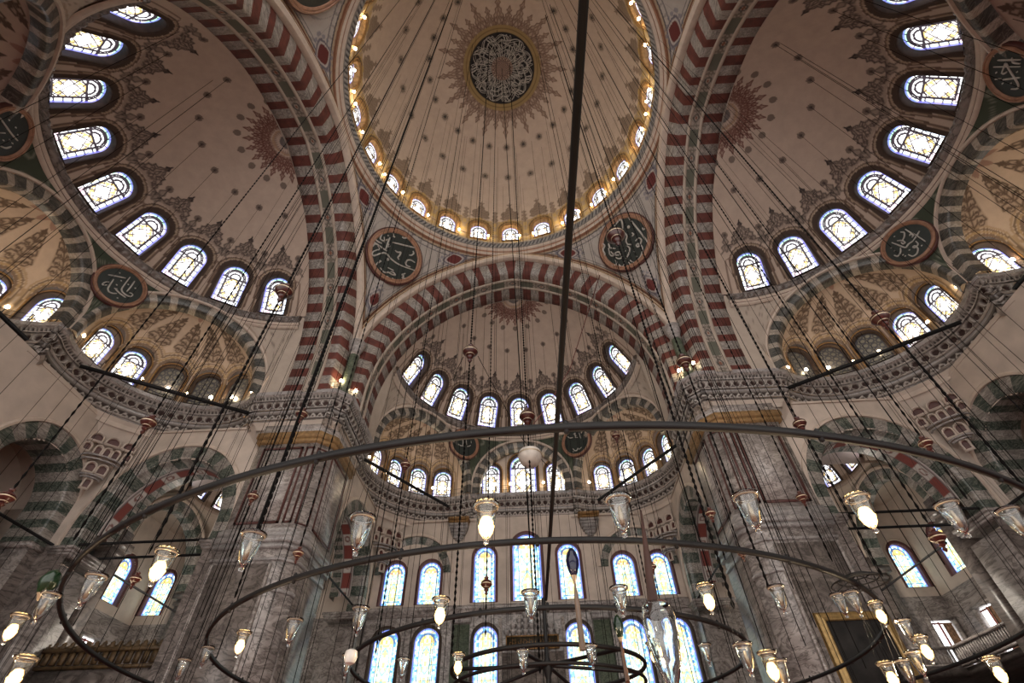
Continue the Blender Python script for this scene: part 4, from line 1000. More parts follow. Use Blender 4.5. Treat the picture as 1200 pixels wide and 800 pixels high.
def big_arch(label):
    t = empty('side_arch', label=label, cat='arch')
    striped_arch('a', OPW, OPZ, OPR, 1.0, 19, t, [M['green_vouss'], M['white_vouss']], soff=1.15, zleg=1.2, outer_mat='cream')
    # painted soffit band with red panels, then the inner striped ring
    n = 160; tt = np.linspace(0, PI, n+1); P = np.stack([OPW*np.cos(tt), OPZ+OPR*np.sin(tt)], 1); K = np.stack([np.cos(tt)*OPR, np.sin(tt)*OPW], 1); K /= np.linalg.norm(K, axis=1)[:, None]
    ys = np.linspace(1.1, 2.1, 10); S, Y = np.meshgrid(tt*OPW, ys, indexing='ij')
    off = np.where((ys < 1.2) | (ys > 2.0), 0, .1)
    G = np.stack([np.stack([P[:, 0]-K[:, 0]*o, np.full(n+1, y), P[:, 1]-K[:, 1]*o], -1) for y, o in zip(ys, off)], 1)
    C = np.empty(G.shape); C[:] = (.5, .46, .43); q = (S % 2.1)-1.05; m = np.abs(Y-1.6) < .28
    blend(C, (m & (np.abs(q) < .55)), (.20, .05, .04)); blend(C, (np.abs(np.hypot(np.abs(np.abs(q)-1.05), Y-1.6)-.2) < .06), (.2, .1, .09)); blend(C, (np.abs(np.abs(Y-1.6)-.38) < .045), (.13, .09, .09))
    MB().grid(G, 0, C).build('painted_band', M['paint'], t)
    vi = ((np.arange(n)//4)) % 2
    G = np.stack([np.stack([P[:, 0]-K[:, 0]*o, np.full(n+1, y), P[:, 1]-K[:, 1]*o], -1) for y, o in ((2.1, 0), (2.5, 0), (2.8, 0), (2.85, .0), (2.85, -1.2))], 1)
    MB().grid(G, np.repeat(vi[:, None], 4, 1)).build('inner_voussoirs', [M['green_vouss'], M['white_vouss']], t)
    for sx in (-1, 1):
        mb = MB(); mb.box((sx*(OPW+.6), 1.4, 5.0), (1.2, 2.6, 14.0))
        for k, (p, h) in enumerate(((.25, .18), (.16, .16), (.08, .14))): mb.box((sx*(OPW+.6), 1.35, 13.0-.17*k), (1.2+2*p, 2.8+2*p, h))
        mb.build('jamb', M['grey_marble'], t)
    return t
ba = big_arch('x'); first = True
for sd in ARM:
    for s in (1, -1):
        o = ba if first else copy_tree(ba); first = False
        o.location = rotp((s*WU, OPC, 0), ARM[sd]); o.rotation_euler = (0, 0, ARM[sd]-s*PI/2)
        o['label'] = 'wide green and white striped arch into the corner bay, %s, %s' % (names[sd], ('right' if s > 0 else 'left') if sd == 'front' else ('qibla side' if (sd == 'right') == (s < 0) else 'entrance side'))
sa = empty('end_arch', cat='arch', label='x'); striped_arch('s', EW, EZ, ER, 1.1, 15, sa, [M['green_vouss'], M['white_vouss']], soff=2.2, zleg=2.2, outer_mat='cream'); first = True
for sx in (-1, 1): MB().box((sx*(EW+.45), 1.3, 5.3), (.9, 2.4, 14.8)).box((sx*(EW+.45), 1.3, 12.9), (1.3, 2.8, .3)).build('jamb', M['grey_marble'], sa)
for sd in ('left', 'right'):
    for s in (1, -1):
        o = sa if first else copy_tree(sa); first = False
        o.location = rotp((s*EC, 29.65, 0), ARM[sd]); o.rotation_euler = (0, 0, ARM[sd]); o['label'] = 'green and white striped arch opening into a dim plastered aisle, %s, %s' % (names[sd], 'qibla side' if (sd == 'right') == (s < 0) else 'entrance side')
# small stalactite cells in the squinch corners
def muq(label):
    t = empty('muqarnas', label=label, cat='muqarnas'); ci = MB()
    def cell(x, z, w, h, dpt=.25):
        o = arch_outline(w, h, 8); rr = []
        for off, y in ((0, .22), (0, 0), (.07, -.04), (.12, .1)): q = arch_outline(w, h, 8, off); rr.append(np.stack([x+q[:, 0], np.full(len(q), y), z+q[:, 1]], -1))
        G = np.stack(rr, 1); yb = -dpt*.55; G[..., 1] += yb; MB().grid(np.concatenate([G, G[:1]]), 0).build('cell_rim', M['plaster'], t)
        V = np.stack([x+o[:, 0], np.full(len(o), yb+.2), z+o[:, 1]], -1); MB().add(V, [tuple(range(len(o)))]).build('red_recess', M['red_line'], t)
    for x, w in ((-.95, .62), (.0, .66), (.95, .62)): cell(x, 1.0, w, .5, .75)
    for x in (-.5, 0, .5): cell(x, .2, .3, .55, .5)
    cell(-1.15, .25, .34, .5, .62); cell(1.15, .25, .34, .5, .62)
    for x in (-.32, .32): cell(x, -.95, .42, .6, .3)
    cell(0, -1.95, .3, .6, .15)
    for z, r_ in ((.02, 1.2), (-.2, 1.05), (-1.15, .62), (-1.3, .5)):
        a = np.linspace(0, PI, 14); mb = MB().tube(np.stack([r_*np.cos(a), .1-.55*r_*np.sin(a), np.full(14, z)], 1), .07, 5); mb.build('ledge', M['cornice'], t)
    return t
mq = muq('x'); first = True
for sd in ARM:
    for s in (1, -1):
        o = mq if first else copy_tree(mq); first = False
        o.location = rotp((s*12.75, 28.75, 18.7), ARM[sd]); o.scale = (1.05, 1.05, 1.05); o.rotation_euler = (0, 0, ARM[sd]-s*PI/4); o['label'] = 'cluster of dark hollowed muqarnas cells in the corner below the cornice, %s, %s' % (names[sd], ('right' if s > 0 else 'left') if sd == 'front' else ('qibla side' if (sd == 'right') == (s < 0) else 'entrance side'))

# ---------- corner bays beyond the striped arches
BX, BY = 34.6, 30.1
wcb = make_window(1.85, 3.7, .35, 'lo', .25, 'maroon_frame', 'cream', nx=50); wtop = make_window(1.5, 2.2, .3, 'hi', .15, 'brown_frame', None, nx=24)
def flat_window(label):
    t = empty('window_0'); MB().box((0, .3, 1.55), (1.85, .04, 3.1), col=(1, 1, 1)).build('glass', M['pane_hi'], t)
    mb = MB()
    for x in (-1.05, 1.05): mb.box((x, .05, 1.55), (.25, .55, 3.3))
    for z in (-.08, 3.18): mb.box((0, .05, z), (2.35, .55, .2))
    mb.build('white_surround', M['pale_marble'], t)
    mb = MB()
    for x in (-.1,): mb.box((x, .2, 1.5), (.12, .08, 3.0))
    mb.box((.0, .2, 2.9), (1.8, .08, .1)); mb.build('red_casement', plain('red_casement_paint', (.25, .05, .04), .5), t)
    mb = MB(); x = np.linspace(.1, .8, 22); z = np.linspace(.1, 2.9, 8); X, Z = np.meshgrid(x, z, indexing='ij'); mb.grid(np.stack([X, .12+.05*np.sin(X*38), Z], -1), 0)
    mb.build('patterned_curtain', plain('brown_patterned_curtain', (.30, .17, .10), .8, var=.6, scale=6), t); return t
wfl = flat_window('x')
for sx in (-1, 1):
    sn = 'left' if sx < 0 else 'right'; mb = MB()
    add_wall(mb, (0, BY, 0), (1, 0, 0), min(sx*13.8, sx*BX), max(sx*13.8, sx*BX), ZB, 24, [(sx*33.3, 14.1, 1.9, 3.73), (sx*29.2, 14.1, 1.9, 3.73), (sx*33.3, 8.5, 2.0, 3.1, 1)], .15)
    add_wall(mb, (sx*BX, 0, 0), (0, 1, 0), -14, BY, ZB, 24, [(26.6, 14.1, 1.9, 3.73), (23.3, 14.1, 1.9, 3.73), (26.6, 8.5, 2.0, 3.1, 1), (19.0, 14.1, 1.9, 3.73)], .15)
    tag(mb.build('wall_'+sn, [M['plaster'], M['grey_marble']]), 'outer walls of the %s corner bay and aisle' % sn, 'wall', kind='structure')
    for x, y, az, lb in ((33.3, BY, 0, 'nearest the corner on the qibla wall'), (29.2, BY, 0, 'second from the corner on the qibla wall'), (BX, 26.6, PI/2, 'nearest the corner on the side wall'), (BX, 23.3, PI/2, 'second from the corner on the side wall'), (BX, 19.0, PI/2, 'third from the corner on the side wall')):
        put_window(wcb, (sx*x, y, 14.1), sx*az, 0, 'maroon framed stained glass window of the %s corner bay, %s' % (sn, lb))
    put_window(wfl, (sx*33.3, BY, 8.5), 0, 0, 'lower casement window with brown curtain in the %s corner bay, qibla wall' % sn)
    put_window(wfl, (sx*BX, 26.6, 8.5), sx*PI/2, 0, 'lower casement window with brown curtain in the %s corner bay, side wall' % sn)
    # dome of the bay with striped arches
    C0 = np.array((sx*24.0, 24.0)); nu, nv = 96, 40; a = np.arange(nu)*2*PI/nu; ph = np.linspace(0, PI/2, nv); A, PH = np.meshgrid(a, ph, indexing='ij')
    P = np.stack([C0[0]+5.4*np.cos(PH)*np.sin(A), C0[1]+5.4*np.cos(PH)*np.cos(A), 21.5+4.2*np.sin(PH)], -1); C = np.empty(P.shape); C[:] = CREAM*1.15
    blend(C, (np.abs(PH-.12) < .05)*.7, (.2, .13, .08)); blend(C, ((PH > .62) & (PH < .75) & (np.sin(A*16) > 0))*.6, (.2, .12, .09))
    d8 = 2*PI/12; keep = ~((np.abs((A[:-0 or None, :-1]+PI/nu+d8/2) % d8-d8/2) < .15) & (PH[:, :-1] > .1) & (PH[:, :-1] < .5))
    mb = MB(); mb.grid(P, 0, C, cu=True, keep=keep)
    # flat ceiling round the bay dome
    ang = np.arange(0, 96)*2*PI/96; inner = np.stack([C0[0]+5.4*np.sin(ang), C0[1]+5.4*np.cos(ang)], 1)
    def sq(q):
        d = np.array((math.sin(q), math.cos(q))); lo = np.array((min(sx*13.6, sx*BX), 13.6)); hi = np.array((max(sx*13.6, sx*BX), BY)); k = 1e9
        for i in (0, 1):
            if abs(d[i]) > 1e-6: k = min(k, ((hi[i] if d[i] > 0 else lo[i])-C0[i])/d[i])
        return C0+d*k
    outer = np.array([sq(q) for q in ang]); G = np.stack([np.c_[inner, np.full(96, 21.5)], np.c_[outer, np.full(96, 21.45)]], 1); mb.grid(G, 0, CREAM, cu=True)
    tag(mb.build('ceiling', M['paint']), 'small painted dome over the %s corner bay' % sn, 'dome', kind='structure')
    for k in range(12):
        q = k*d8; p = (C0[0]+5.2*math.cos(.1)*math.sin(q), C0[1]+5.2*math.cos(.1)*math.cos(q), 21.9); put_window(wtop, p, q, R(15), 'tiny bright window in the small dome of the %s corner bay' % sn, 'windows of the %s corner bay dome' % sn)
    # cross arches carrying the bay dome
    for az, lb in ((0, 'qibla wall'), (sx*PI/2, 'outer wall')):
        t = empty('bay_arch', (C0[0]+5.7*math.sin(az), C0[1]+5.7*math.cos(az), 0), -az, 'green and white striped cross arch inside the %s corner bay, %s side' % (sn, lb), 'arch')
        striped_arch('c', 4.3, 16.0, 4.2, .9, 17, t, [M['green_vouss'], M['white_vouss']], soff=.9, zleg=.6)
    mb = MB()
    for x, y in ((29.7, 29.7), (29.7, 18.3)): mb.box((sx*x, y, 7.5), (1.5, 1.5, 17.5)); mb.box((sx*x, y, 15.2), (2.1, 2.1, .5)); mb.box((sx*x, y, 14.6), (1.8, 1.8, .3))
    tag(mb.build('trim_%d' % (30+sx), M['dark_marble']), 'marble responds of the %s corner bay' % sn, 'pillar', kind='structure')
    # gallery floor and balustrade
    gz = 7.4
    o = MB().box((sx*(34.6-2.6), 20, gz-.25), (5.2, 20, .4)).box((sx*26, 27.4, gz-.25), (7.0, 5.2, .4)); tag(o.build('trim_%d' % (34+sx), M['dark_marble']), 'gallery floor in the %s corner bay' % sn, 'gallery', kind='structure')
    t = empty('balustrade', (0, 0, gz), 0, 'pale marble gallery balustrade in the %s corner bay' % sn, 'balustrade')
    rl = MB().box((sx*29.3, 19.5, 1.15), (.3, 11.0, .16)).box((sx*29.3, 19.5, .1), (.3, 11.0, .16)).box((sx*25.8, 24.9, 1.15), (7.0, .3, .16)).box((sx*25.8, 24.9, .1), (7.0, .3, .16)); rl.build('rails', M['pale_marble'], t)
    bl = MB()
    for k in range(46): bl.box((sx*29.3, 14.1+k*.24, .6), (.1, .12, 1.0))
    for k in range(28): bl.box((sx*(22.5+k*.24), 24.9, .6), (.12, .1, 1.0))
    tag(bl.build('balusters', M['pale_marble'], t), kind='stuff')
# aisle vaults behind the end arches (dim plastered rooms)
for sx in (-1, 1):
    sn = 'left' if sx < 0 else 'right'; mb = MB()
    for yc in (10.0, -10.0):
        a = np.linspace(0, PI, 30); xs = np.array([sx*30.2, sx*(BX-.1)]); G = np.stack([np.stack([np.full(30, x), yc+4.2*np.cos(a), 16.0+3.4*np.sin(a)], -1) for x in xs], 0); mb.grid(G, 0)
    mb.box((sx*32.3, 5.2, 7), (4.6, .5, 18)); mb.box((sx*32.3, 14.2, 7), (4.6, .3, 18)); mb.box((sx*32.3, -5.2, 7), (4.6, .5, 18)); mb.box((sx*32.3, 0, 19.9), (4.8, 28, .3))
    tag(mb.build('ceiling', M['plaster']), 'dim plastered vaults of the %s aisle' % sn, 'vault', kind='structure')
# floor
mb = MB().box((0, 4, ZB-.1), (72, 60, .2)); tag(mb.build('floor', plain('red_prayer_carpet', (.22, .05, .035), .95, var=.3, scale=2)), 'red carpeted prayer hall floor', 'floor', kind='structure')
# unseen outer box added to close the arms above the cornice so that no daylight leaks past the shells
mb = MB()
for sd in ARM:
    a = ARM[sd]
    for (x0, y0, x1, y1) in ((-22, 37, 22, 37), (-22, 14.2, -22, 37), (22, 14.2, 22, 37)):
        p, q = rotp((x0, y0, 0), a), rotp((x1, y1, 0), a); mb.grid(np.array([[(p[0], p[1], 21.3), (p[0], p[1], 46)], [(q[0], q[1], 21.3), (q[0], q[1], 46)]]), 0)
    P = [rotp(p, a) for p in ((-22, 13.9, 46), (22, 13.9, 46), (22, 37, 46), (-22, 37, 46))]; mb.add(P, [(0, 1, 2, 3)])
a = np.arange(64)*2*PI/64; pr = ((20, 46), (18, 46), (17.5, 60), (0.1, 64)); mb.grid(np.stack([np.stack([r*np.sin(a), r*np.cos(a), np.full(64, z)], -1) for r, z in pr], 1), 0, cu=True)
tag(mb.build('wall_light_block', M['plaster']), 'unseen outer box closing off daylight around the building', 'wall', kind='structure')
# ---------- tie beams across the niches, rods across the openings
def beam(name, p, q, r, label, cat='beam', square=True, group=None):
    p, q = np.array(p, float), np.array(q, float); o = MB().tube([p-p, (q-p)/2, q-p], r, 4 if square else 8).build(name, M['iron']); o.location = p
    return tag(o, label, cat, group)
for sd in ARM:
    for s in (1, -1):
        p = rotp((s*13.5, 19.6, 22.6), ARM[sd]); q = rotp((s*7.3, 29.0, 22.6), ARM[sd])
        beam('tie_beam', p, q, .17, 'thick black tie beam across the corner niche, %s, %s' % (names[sd], ('right' if s > 0 else 'left') if sd == 'front' else ('qibla side' if (sd == 'right') == (s < 0) else 'entrance side')))
for sd in ('left', 'right'):
    beam('tie_beam', rotp((-4.7, 30.7, 22.6), ARM[sd]), rotp((4.7, 30.7, 22.6), ARM[sd]), .17, 'thick black tie beam across the middle niche, %s' % names[sd])
for sx in (-1, 1):
    sn = 'left' if sx < 0 else 'right'
    for y, w in ((14.0, 'nearer'), (16.2, 'farther')): beam('tie_rod', (sx*18.4, y, 13.35), (sx*28.2, y, 13.35), .09, 'black iron tie rod across the big striped arch, %s side, %s one' % (sn, w), 'tie rod')
    beam('tie_rod', (sx*29.1, 5.8, 13.2), (sx*29.1, 13.6, 13.2), .09, 'black tie rod across the small end arch, %s side' % sn, 'tie rod')
    beam('tie_rod', (sx*28.2, 18.4, 13.1), (sx*28.2, 29.4, 13.1), .08, 'iron rod running back through the %s corner bay' % sn, 'tie rod')
    beam('tie_rod', (sx*13.9, 19.0, 13.2), (sx*13.9, 28.6, 13.2), .09, 'iron tie rod across the arch beside the qibla windows, %s' % sn, 'tie rod')

# ---------- picture on the right pier, lattice screen on the left
t = empty('framed_picture', (16.85, 13.2, 5.6), 0, 'large dark picture in a wide gilt frame on the right pier', 'picture')
MB().box((0, -.1, 0), (3.0, .1, 3.6)).build('dark_canvas', plain('dark_picture', (.012, .010, .009), .85, var=.8, scale=1.5), t)
mb = MB(); fp = [(-.02, -.05), (.0, -.24), (.12, -.28), (.2, -.16), (.3, -.2), (.4, -.12), (.42, 0)]
for (ax, az, bx, bz) in ((-1.45, -1.75, 1.45, -1.75), (1.45, -1.75, 1.45, 1.75), (1.45, 1.75, -1.45, 1.75), (-1.45, 1.75, -1.45, -1.75)):
    d = np.array((bx-ax, bz-az)); d /= np.linalg.norm(d); o = np.array((d[1], -d[0]))
    G = np.array([[(p[0]+o[0]*e+sg*d[0]*e, y, p[1]+o[1]*e+sg*d[1]*e) for e, y in fp] for p, sg in (((ax, az), -1), ((bx, bz), 1))]); mb.grid(G, 0)
mb.build('gilt_frame', plain('gilt_frame_gold', (.30, .19, .07), .4, metal=.5, var=.3, scale=6), t)
t = empty('carved_screen', (-23.3, 16.2, 5.2), 0, 'brown gilded carved screen below the striped arch on the left side', 'screen')
mb = MB().box((0, 0, 0), (9.6, .3, 5.6)); mb.build('panel', M['dark_marble'], t)
mb = MB()
for k in range(20):
    x = -4.6+k*.485; mb.lathe([(.02, -.1), (.2, 0), (.24, .12), (.12, .22), (.14, .3), (.02, .42)], 8, 0, (x, -.05, 2.85)); mb.box((x, -.22, 2.35), (.3, .16, .6))
mb.box((0, -.15, 2.75), (9.7, .5, .2)).box((0, -.15, 1.9), (9.7, .4, .16)); mb.build('gilded_cresting', plain('darkened_gilding', (.085, .05, .02), .6, var=.7, scale=3), t)

# ---------- chandelier: concentric iron rings
CX, CY, CZ = 1.0, 0.0, 3.0
def ring_pts(r, z=0., n=180): a = np.arange(n)*2*PI/n; return np.stack([r*np.cos(a), r*np.sin(a), np.full(n, z)], 1)
RINGS = [(10.72, 'outermost and largest black iron ring of the chandelier'), (7.95, 'second black iron ring inside the largest one'), (5.0, 'third black iron ring around the spoked hub')]
for i, (r, lb) in enumerate(RINGS):
    c = [(1.25, 0), (.9, 0), (1.05, 0)][i]
    t = empty('chandelier_ring', (c[0], c[1], CZ), 0, lb, 'chandelier ring')
    n = 240; a = np.arange(n)*2*PI/n; w, h = (.028, .04)
    G = np.stack([np.stack([(r+o)*np.cos(a), (r+o)*np.sin(a), np.full(n, z)], -1) for o, z in ((-w, -h), (w, -h), (w, h), (-w, h))], 1)
    MB().grid(G, 0, cu=True, cv=True).build('hoop', M['iron'], t)
    mb = MB()
    for k in range(24):
        q = k*2*PI/24; mb.lathe([(.0, -.09), (.03, -.07), (.03, .07), (.0, .1)], 6, 0, (r*math.cos(q), r*math.sin(q), 0))
    tag(mb.build('hooks', M['iron'], t), kind='stuff')
t = empty('chandelier_hub', (1.05, 0, CZ), 0, 'small spoked iron hub ring at the middle of the chandelier', 'chandelier ring')
MB().tube(ring_pts(2.5, .0, 120), .05, 6, closed=True).build('upper_hoop', M['iron'], t); MB().tube(ring_pts(2.45, -.35, 120), .04, 6, closed=True).build('lower_hoop', M['iron'], t)
for k in range(3):
    q = k*PI/3+.2; MB().tube([(2.5*math.cos(q), 2.5*math.sin(q), 0), (0, 0, .12), (-2.5*math.cos(q), -2.5*math.sin(q), 0)], .045, 6).build('spoke', M['iron'], t)
MB().lathe([(.0, -.5), (.08, -.4), (.05, -.2), (.12, 0), (.14, .15), (.05, .3), (.05, 1.75), (.0, 1.8)], 12).build('centre_boss', M['iron'], t, smooth=True)
# the thick bar over the photographer's head, fixed to the hub
ptop = on_axis((688, -60), 'z', 4.62); p0 = on_axis((640, 703), 'z', 4.75); p0 = np.array((1.12, .0, 4.72))
o = MB().tube([(0, 0, 0), (ptop-p0)/2, ptop-p0], .042, 10).build('iron_bar', M['iron']); o.location = p0; tag(o, 'thick straight black iron bar running from the hub overhead to the top edge', 'bar')

# ---------- glass oil lamps
G_lamp = glass('clear_lamp_glass'); G_warm = glass('lit_lamp_glass', (1, .95, .85)); E_bulb = emit('glowing_bulb', (1., .66, .26), 3.6)
brass = plain('brass_lamp_rim', (.34, .27, .19), .35, metal=.4, var=.2)
def lamp(lit):
    t = empty('hanging_lamp')
    pr = [(.0, .03), (.035, .045), (.068, .09), (.092, .18), (.105, .28), (.112, .36), (.118, .375), (.146, .385), (.150, .40), (.146, .41), (.116, .395), (.108, .37), (.1, .3), (.08, .2), (.05, .095), (.025, .055), (.0, .05)]
    link('glass_cup', MB().lathe(pr, 20).mesh('lamp_glass', G_warm if lit else G_lamp, 'all'), t)
    link('glass_knob', MB().lathe([(.0, -.03), (.025, -.02), (.032, .0), (.025, .02), (.012, .03), (.012, .04), (0, .045)], 12).mesh('lamp_knob', G_warm if lit else G_lamp, 'all'), t)
    link('brass_rim', MB().lathe([(.12, .37), (.128, .365), (.134, .38), (.124, .384), (.12, .37)], 20).mesh('lamp_rim', brass, 'all'), t)
    if lit: link('bulb', MB().lathe([(.0, .055), (.035, .06), (.062, .1), (.074, .15), (.072, .21), (.045, .26), (.0, .27)], 12).mesh('bulb', E_bulb, 'all'), t)
    else: link('lamp_holder', MB().lathe([(.0, .1), (.025, .11), (.03, .2), (.02, .3), (.0, .31)], 10).mesh('holder', brass, 'all'), t)
    w = MB()
    for k in range(3):
        q = k*2*PI/3; w.tube([(.13*math.cos(q), .13*math.sin(q), .39), (.07*math.cos(q), .07*math.sin(q), .8), (.015*math.cos(q), .015*math.sin(q), 1.15)], .002, 4)
    link('suspension_wires', w.mesh('lamp_wires', M['iron']), t); return t
LP = {'lit': lamp(True), 'dark': lamp(False)}; used_l = set()
def cyl_hit(px, c, r, near=True):
    d = sight(*px); o = CAMP[:2]-np.array(c); a = d[:2]@d[:2]; b = 2*o@d[:2]; cc = o@o-r*r; D = b*b-4*a*cc
    if D < 0: k = -b/(2*a)
    else: k = (-b-math.sqrt(D))/(2*a) if near else (-b+math.sqrt(D))/(2*a)
    if k < 0: k = (-b+math.sqrt(max(D, 0)))/(2*a)
    return CAMP+d*k
LAMPS = [ # picture point of the lamp's middle, ring radius, lit, label
 (570, 608, 10.72, 1, 'brightest lit lamp under the middle of the largest ring'), (422, 622, 10.72, 0, 'unlit glass lamp left of the brightest one, against the left pier edge'),
 (292, 641, 10.72, 0, 'unlit glass lamp in front of the left pier moulding'), (189, 660, 10.72, 1, 'lit lamp in front of the left corner bay windows'),
 (106, 688, 10.72, 0, 'unlit lamp near the far left end of the largest ring'), (53, 708, 10.72, 0, 'unlit lamp beside the green glass bowl'), (727, 600, 10.72, 0, 'unlit glass lamp right of the iron bar under the largest ring'),
 (879, 596, 10.72, 0, 'unlit glass lamp before the left edge of the right pier'), (1012, 597, 10.72, 1, 'large lit lamp right of the right pier'), (1118, 604, 10.72, 0, 'unlit glass lamp before the right corner bay windows'), (1190, 610, 10.72, 0, 'unlit lamp at the right edge of the photo'),
 (17, 733, 10.72, 1, 'lit lamp at the left edge of the photo'), (22, 786, 10.72, 1, 'lit lamp in the lower left corner'), (343, 737, 7.95, 0, 'unlit lamp beside the left pier, second ring'), (283, 751, 7.95, 1, 'lit lamp before the left pier, second ring'),
 (241, 767, 7.95, 0, 'small unlit lamp at the left turn of the second ring'), (213, 782, 7.95, 0, 'unlit lamp low at the left, second ring'), (421, 724, 7.95, 0, 'unlit lamp before the leftmost lower qibla window'), (516, 714, 7.95, 1, 'lit lamp between the qibla window rows, second ring'),
 (622, 706, 7.95, 0, 'unlit lamp below the tallest qibla window'), (727, 701, 7.95, 0, 'unlit lamp left of the right window pair'), (829, 698, 7.95, 1, 'lit lamp before the right arch, second ring'), (913, 699, 7.95, 0, 'unlit lamp before the right pier, second ring'),
 (985, 706, 7.6, 0, 'unlit lamp under the little hoop'), (1001, 704, 7.95, 0, 'unlit lamp behind the little hoop lamps'), (1030, 716, 7.95, 1, 'lit lamp right of the little hoop'), (407, 777, 5.0, 0, 'unlit lamp at the left end of the third ring'), (472, 781, 5.0, 0, 'unlit lamp between lower left qibla windows'),
 (537, 776, 5.0, 1, 'small lit lamp left of the hub'), (613, 772, 5.0, 0, 'unlit lamp under the gilded plaque'), (693, 766, 5.0, 0, 'unlit lamp right of the hub'), (766, 763, 5.0, 1, 'lit lamp before the lower right qibla window'), (828, 764, 5.0, 0, 'unlit lamp right of the rightmost qibla window'),
 (874, 768, 7.95, 0, 'unlit lamp at the right end of the third ring'), (903, 778, 7.95, 1, 'lit lamp left of the gilt picture frame'), (915, 788, 7.95, 0, 'unlit lamp beside the lit one left of the picture'), (1043, 789, 7.95, 1, 'lit lamp over the lower part of the picture'),
 (1083, 757, 10.72, 1, 'lit lamp right of the picture frame'), (1063, 737, 10.72, 0, 'unlit lamp above the lit one right of the picture'), (1075, 775, 10.72, 0, 'unlit lamp below the lit one right of the picture'), (1168, 783, 10.72, 1, 'lit lamp at the lower right balustrade'), (1062, 785, 10.72, 0, 'unlit lamp low beside the picture frame')]
LITPOS = []
for i, (x, y, r, lit, lb) in enumerate(LAMPS):
    far = (x > 1050 and y > 700) or (x < 30)
    p = cyl_hit((x, y), (1.1, 0.), r, near=True)
    if p[2] < 1.2 or p[2] > 2.9 or np.linalg.norm(p-CAMP) > 14: d = sight(x, y); p = CAMP+d*min(11.0, 2.3/max(d[2], .05))
    key = 'lit' if lit else 'dark'; o = LP[key] if key not in used_l else copy_tree(LP[key]); used_l.add(key)
    dist = np.linalg.norm(p-CAMP); s = .86
    o.location = (p[0], p[1], p[2]-.21); o.scale = (s, s, s)
    tag(o, lb, 'lamp', 'glass oil lamps hanging from the chandelier rings')
    if lit: LITPOS.append(p)
# ornamental hanging glass: blue and green eggs, white globe
def egg(name, px, z, rr, hh, mat, label, tail=None):
    p = on_axis(px, 'z', z); t = empty(name, tuple(p), 0, label, 'hanging ornament')
    MB().lathe([(0, -hh), (rr*.25, -hh*.95), (rr*.6, -hh*.6), (rr*.95, -.1*hh), (rr, .2*hh), (rr*.75, .65*hh), (rr*.3, .95*hh), (.0, hh)], 18).build('egg', mat, t, smooth=True)
    MB().lathe([(0, -hh*1.25), (rr*.15, -hh*1.2), (rr*.35, -hh*.9), (rr*.5, -hh*.75), (rr*.2, -hh*.7)], 12).build('brass_cap', brass, t, smooth=True)
    if tail: tail(t, p)
    return t
blue = plain('cobalt_glaze', (.004, .005, .025), .15, var=.4); green = plain('bottle_green_glaze', (.003, .014, .006), .15, var=.4)
wood = plain('pale_turned_wood', (.12, .085, .065), .5, var=.2)
def tail_to(px2, mat, r):
    def f(t, p):
        q = on_axis(px2, 'z', p[2]-1.15)-p; a = np.array((0, 0, -.2)); MB().tube([a, a+(q-a)*.12, a+(q-a)*.3, q], [.012, .014, r, r*1.3], 10).build('wooden_tassel', mat, t)
    return f
egg('hanging_blue_egg', (671, 660), 2.9, .10, .24, blue, 'dark blue glazed egg on a brass cap with a long pale wooden tassel', tail_to((683, 762), wood, .035))
egg('hanging_green_egg', (725, 735), 2.3, .08, .19, green, 'dark green glazed egg with a thin orange wooden tassel', tail_to((736, 800), plain('orange_wood', (.11, .045, .022), .5), .02))
egg('hanging_green_bowl', (57, 683), 2.7, .13, .19, plain('dark_green_glaze', (.006, .02, .008), .2), 'dark green glass bowl inside the left turn of the largest ring')
p = on_axis((621, 535), 'y', 0.0); t = empty('hanging_globe', tuple(p), 0, 'ribbed white glass globe hanging before the tallest cornice window', 'globe')
MB().lathe([(0, -.42), (.15, -.39), (.3, -.28), (.4, -.1), (.42, .05), (.38, .2), (.3, .24), (.1, .26), (0, .26)], 24).build('glass_bowl', plain('frosted_white_glass', (.42, .38, .34), .35), t, smooth=True)
MB().lathe([(.425, .03), (.44, .06), (.425, .09)], 24).build('brass_rim', brass, t)

# ---------- little hoop chandelier
p = on_axis((1008, 683), 'z', 3.0); t = empty('hoop_chandelier', tuple(p), 0, 'little triple hoop of black iron with candle cups before the right pier', 'chandelier')
for r, z in ((.46, 0), (.33, .06), (.2, .12)): MB().tube(ring_pts(r, z, 48), .012, 5, closed=True).build('hoop', M['iron'], t)
for k in range(3): q = k*PI/3; MB().tube([(.46*math.cos(q), .46*math.sin(q), 0), (0, 0, .13), (-.46*math.cos(q), -.46*math.sin(q), 0)], .01, 5).build('spoke', M['iron'], t)

# ---------- cables: height of the vault above a plan point
def roof_z(x, y):
    r = math.hypot(x, y)
    if r < 12.7: return ZD+HD*math.sqrt(1-(r/RD)**2)
    for sd, a in ARM.items():
        u, v, _ = rotp((x, y, 0), -a)
        if v > 13.5 and abs(u) < 12.4:
            ap = lambda w: ZA+math.sqrt(max((WA+EA)**2-(w+EA)**2, 0))
            if v < 17.8: return ap(abs(u))
            rr = math.hypot(u, v-CV)
            if rr < 11.0: return ap(rr)
            e = (np.array((abs(u), v))-MID); lx, ly = e@XV, e@NV; k = (lx/6.0)**2+(ly/4.8)**2
            return 25.6+4.1*math.sqrt(max(1-k, 0.02))
    return 41.5
CABN = [0]
def cable(x, y, z0, r=.011, label=None, group='thin hanging lamp cables', z1=None, lean=(0, 0), name='hanging_cable'):
    z1 = roof_z(x+lean[0], y+lean[1]) if z1 is None else z1
    L = z1-z0; o = MB().tube([(0, 0, 0), (lean[0]/2, lean[1]/2, L/2), (lean[0], lean[1], L)], r, 4).build(name, M['cord']); o.location = (x, y, z0)
    tag(o, label or 'thin black cable hanging straight down from the vaults', 'cable', group); CABN[0] += 1; return o
cr = random.Random(3)
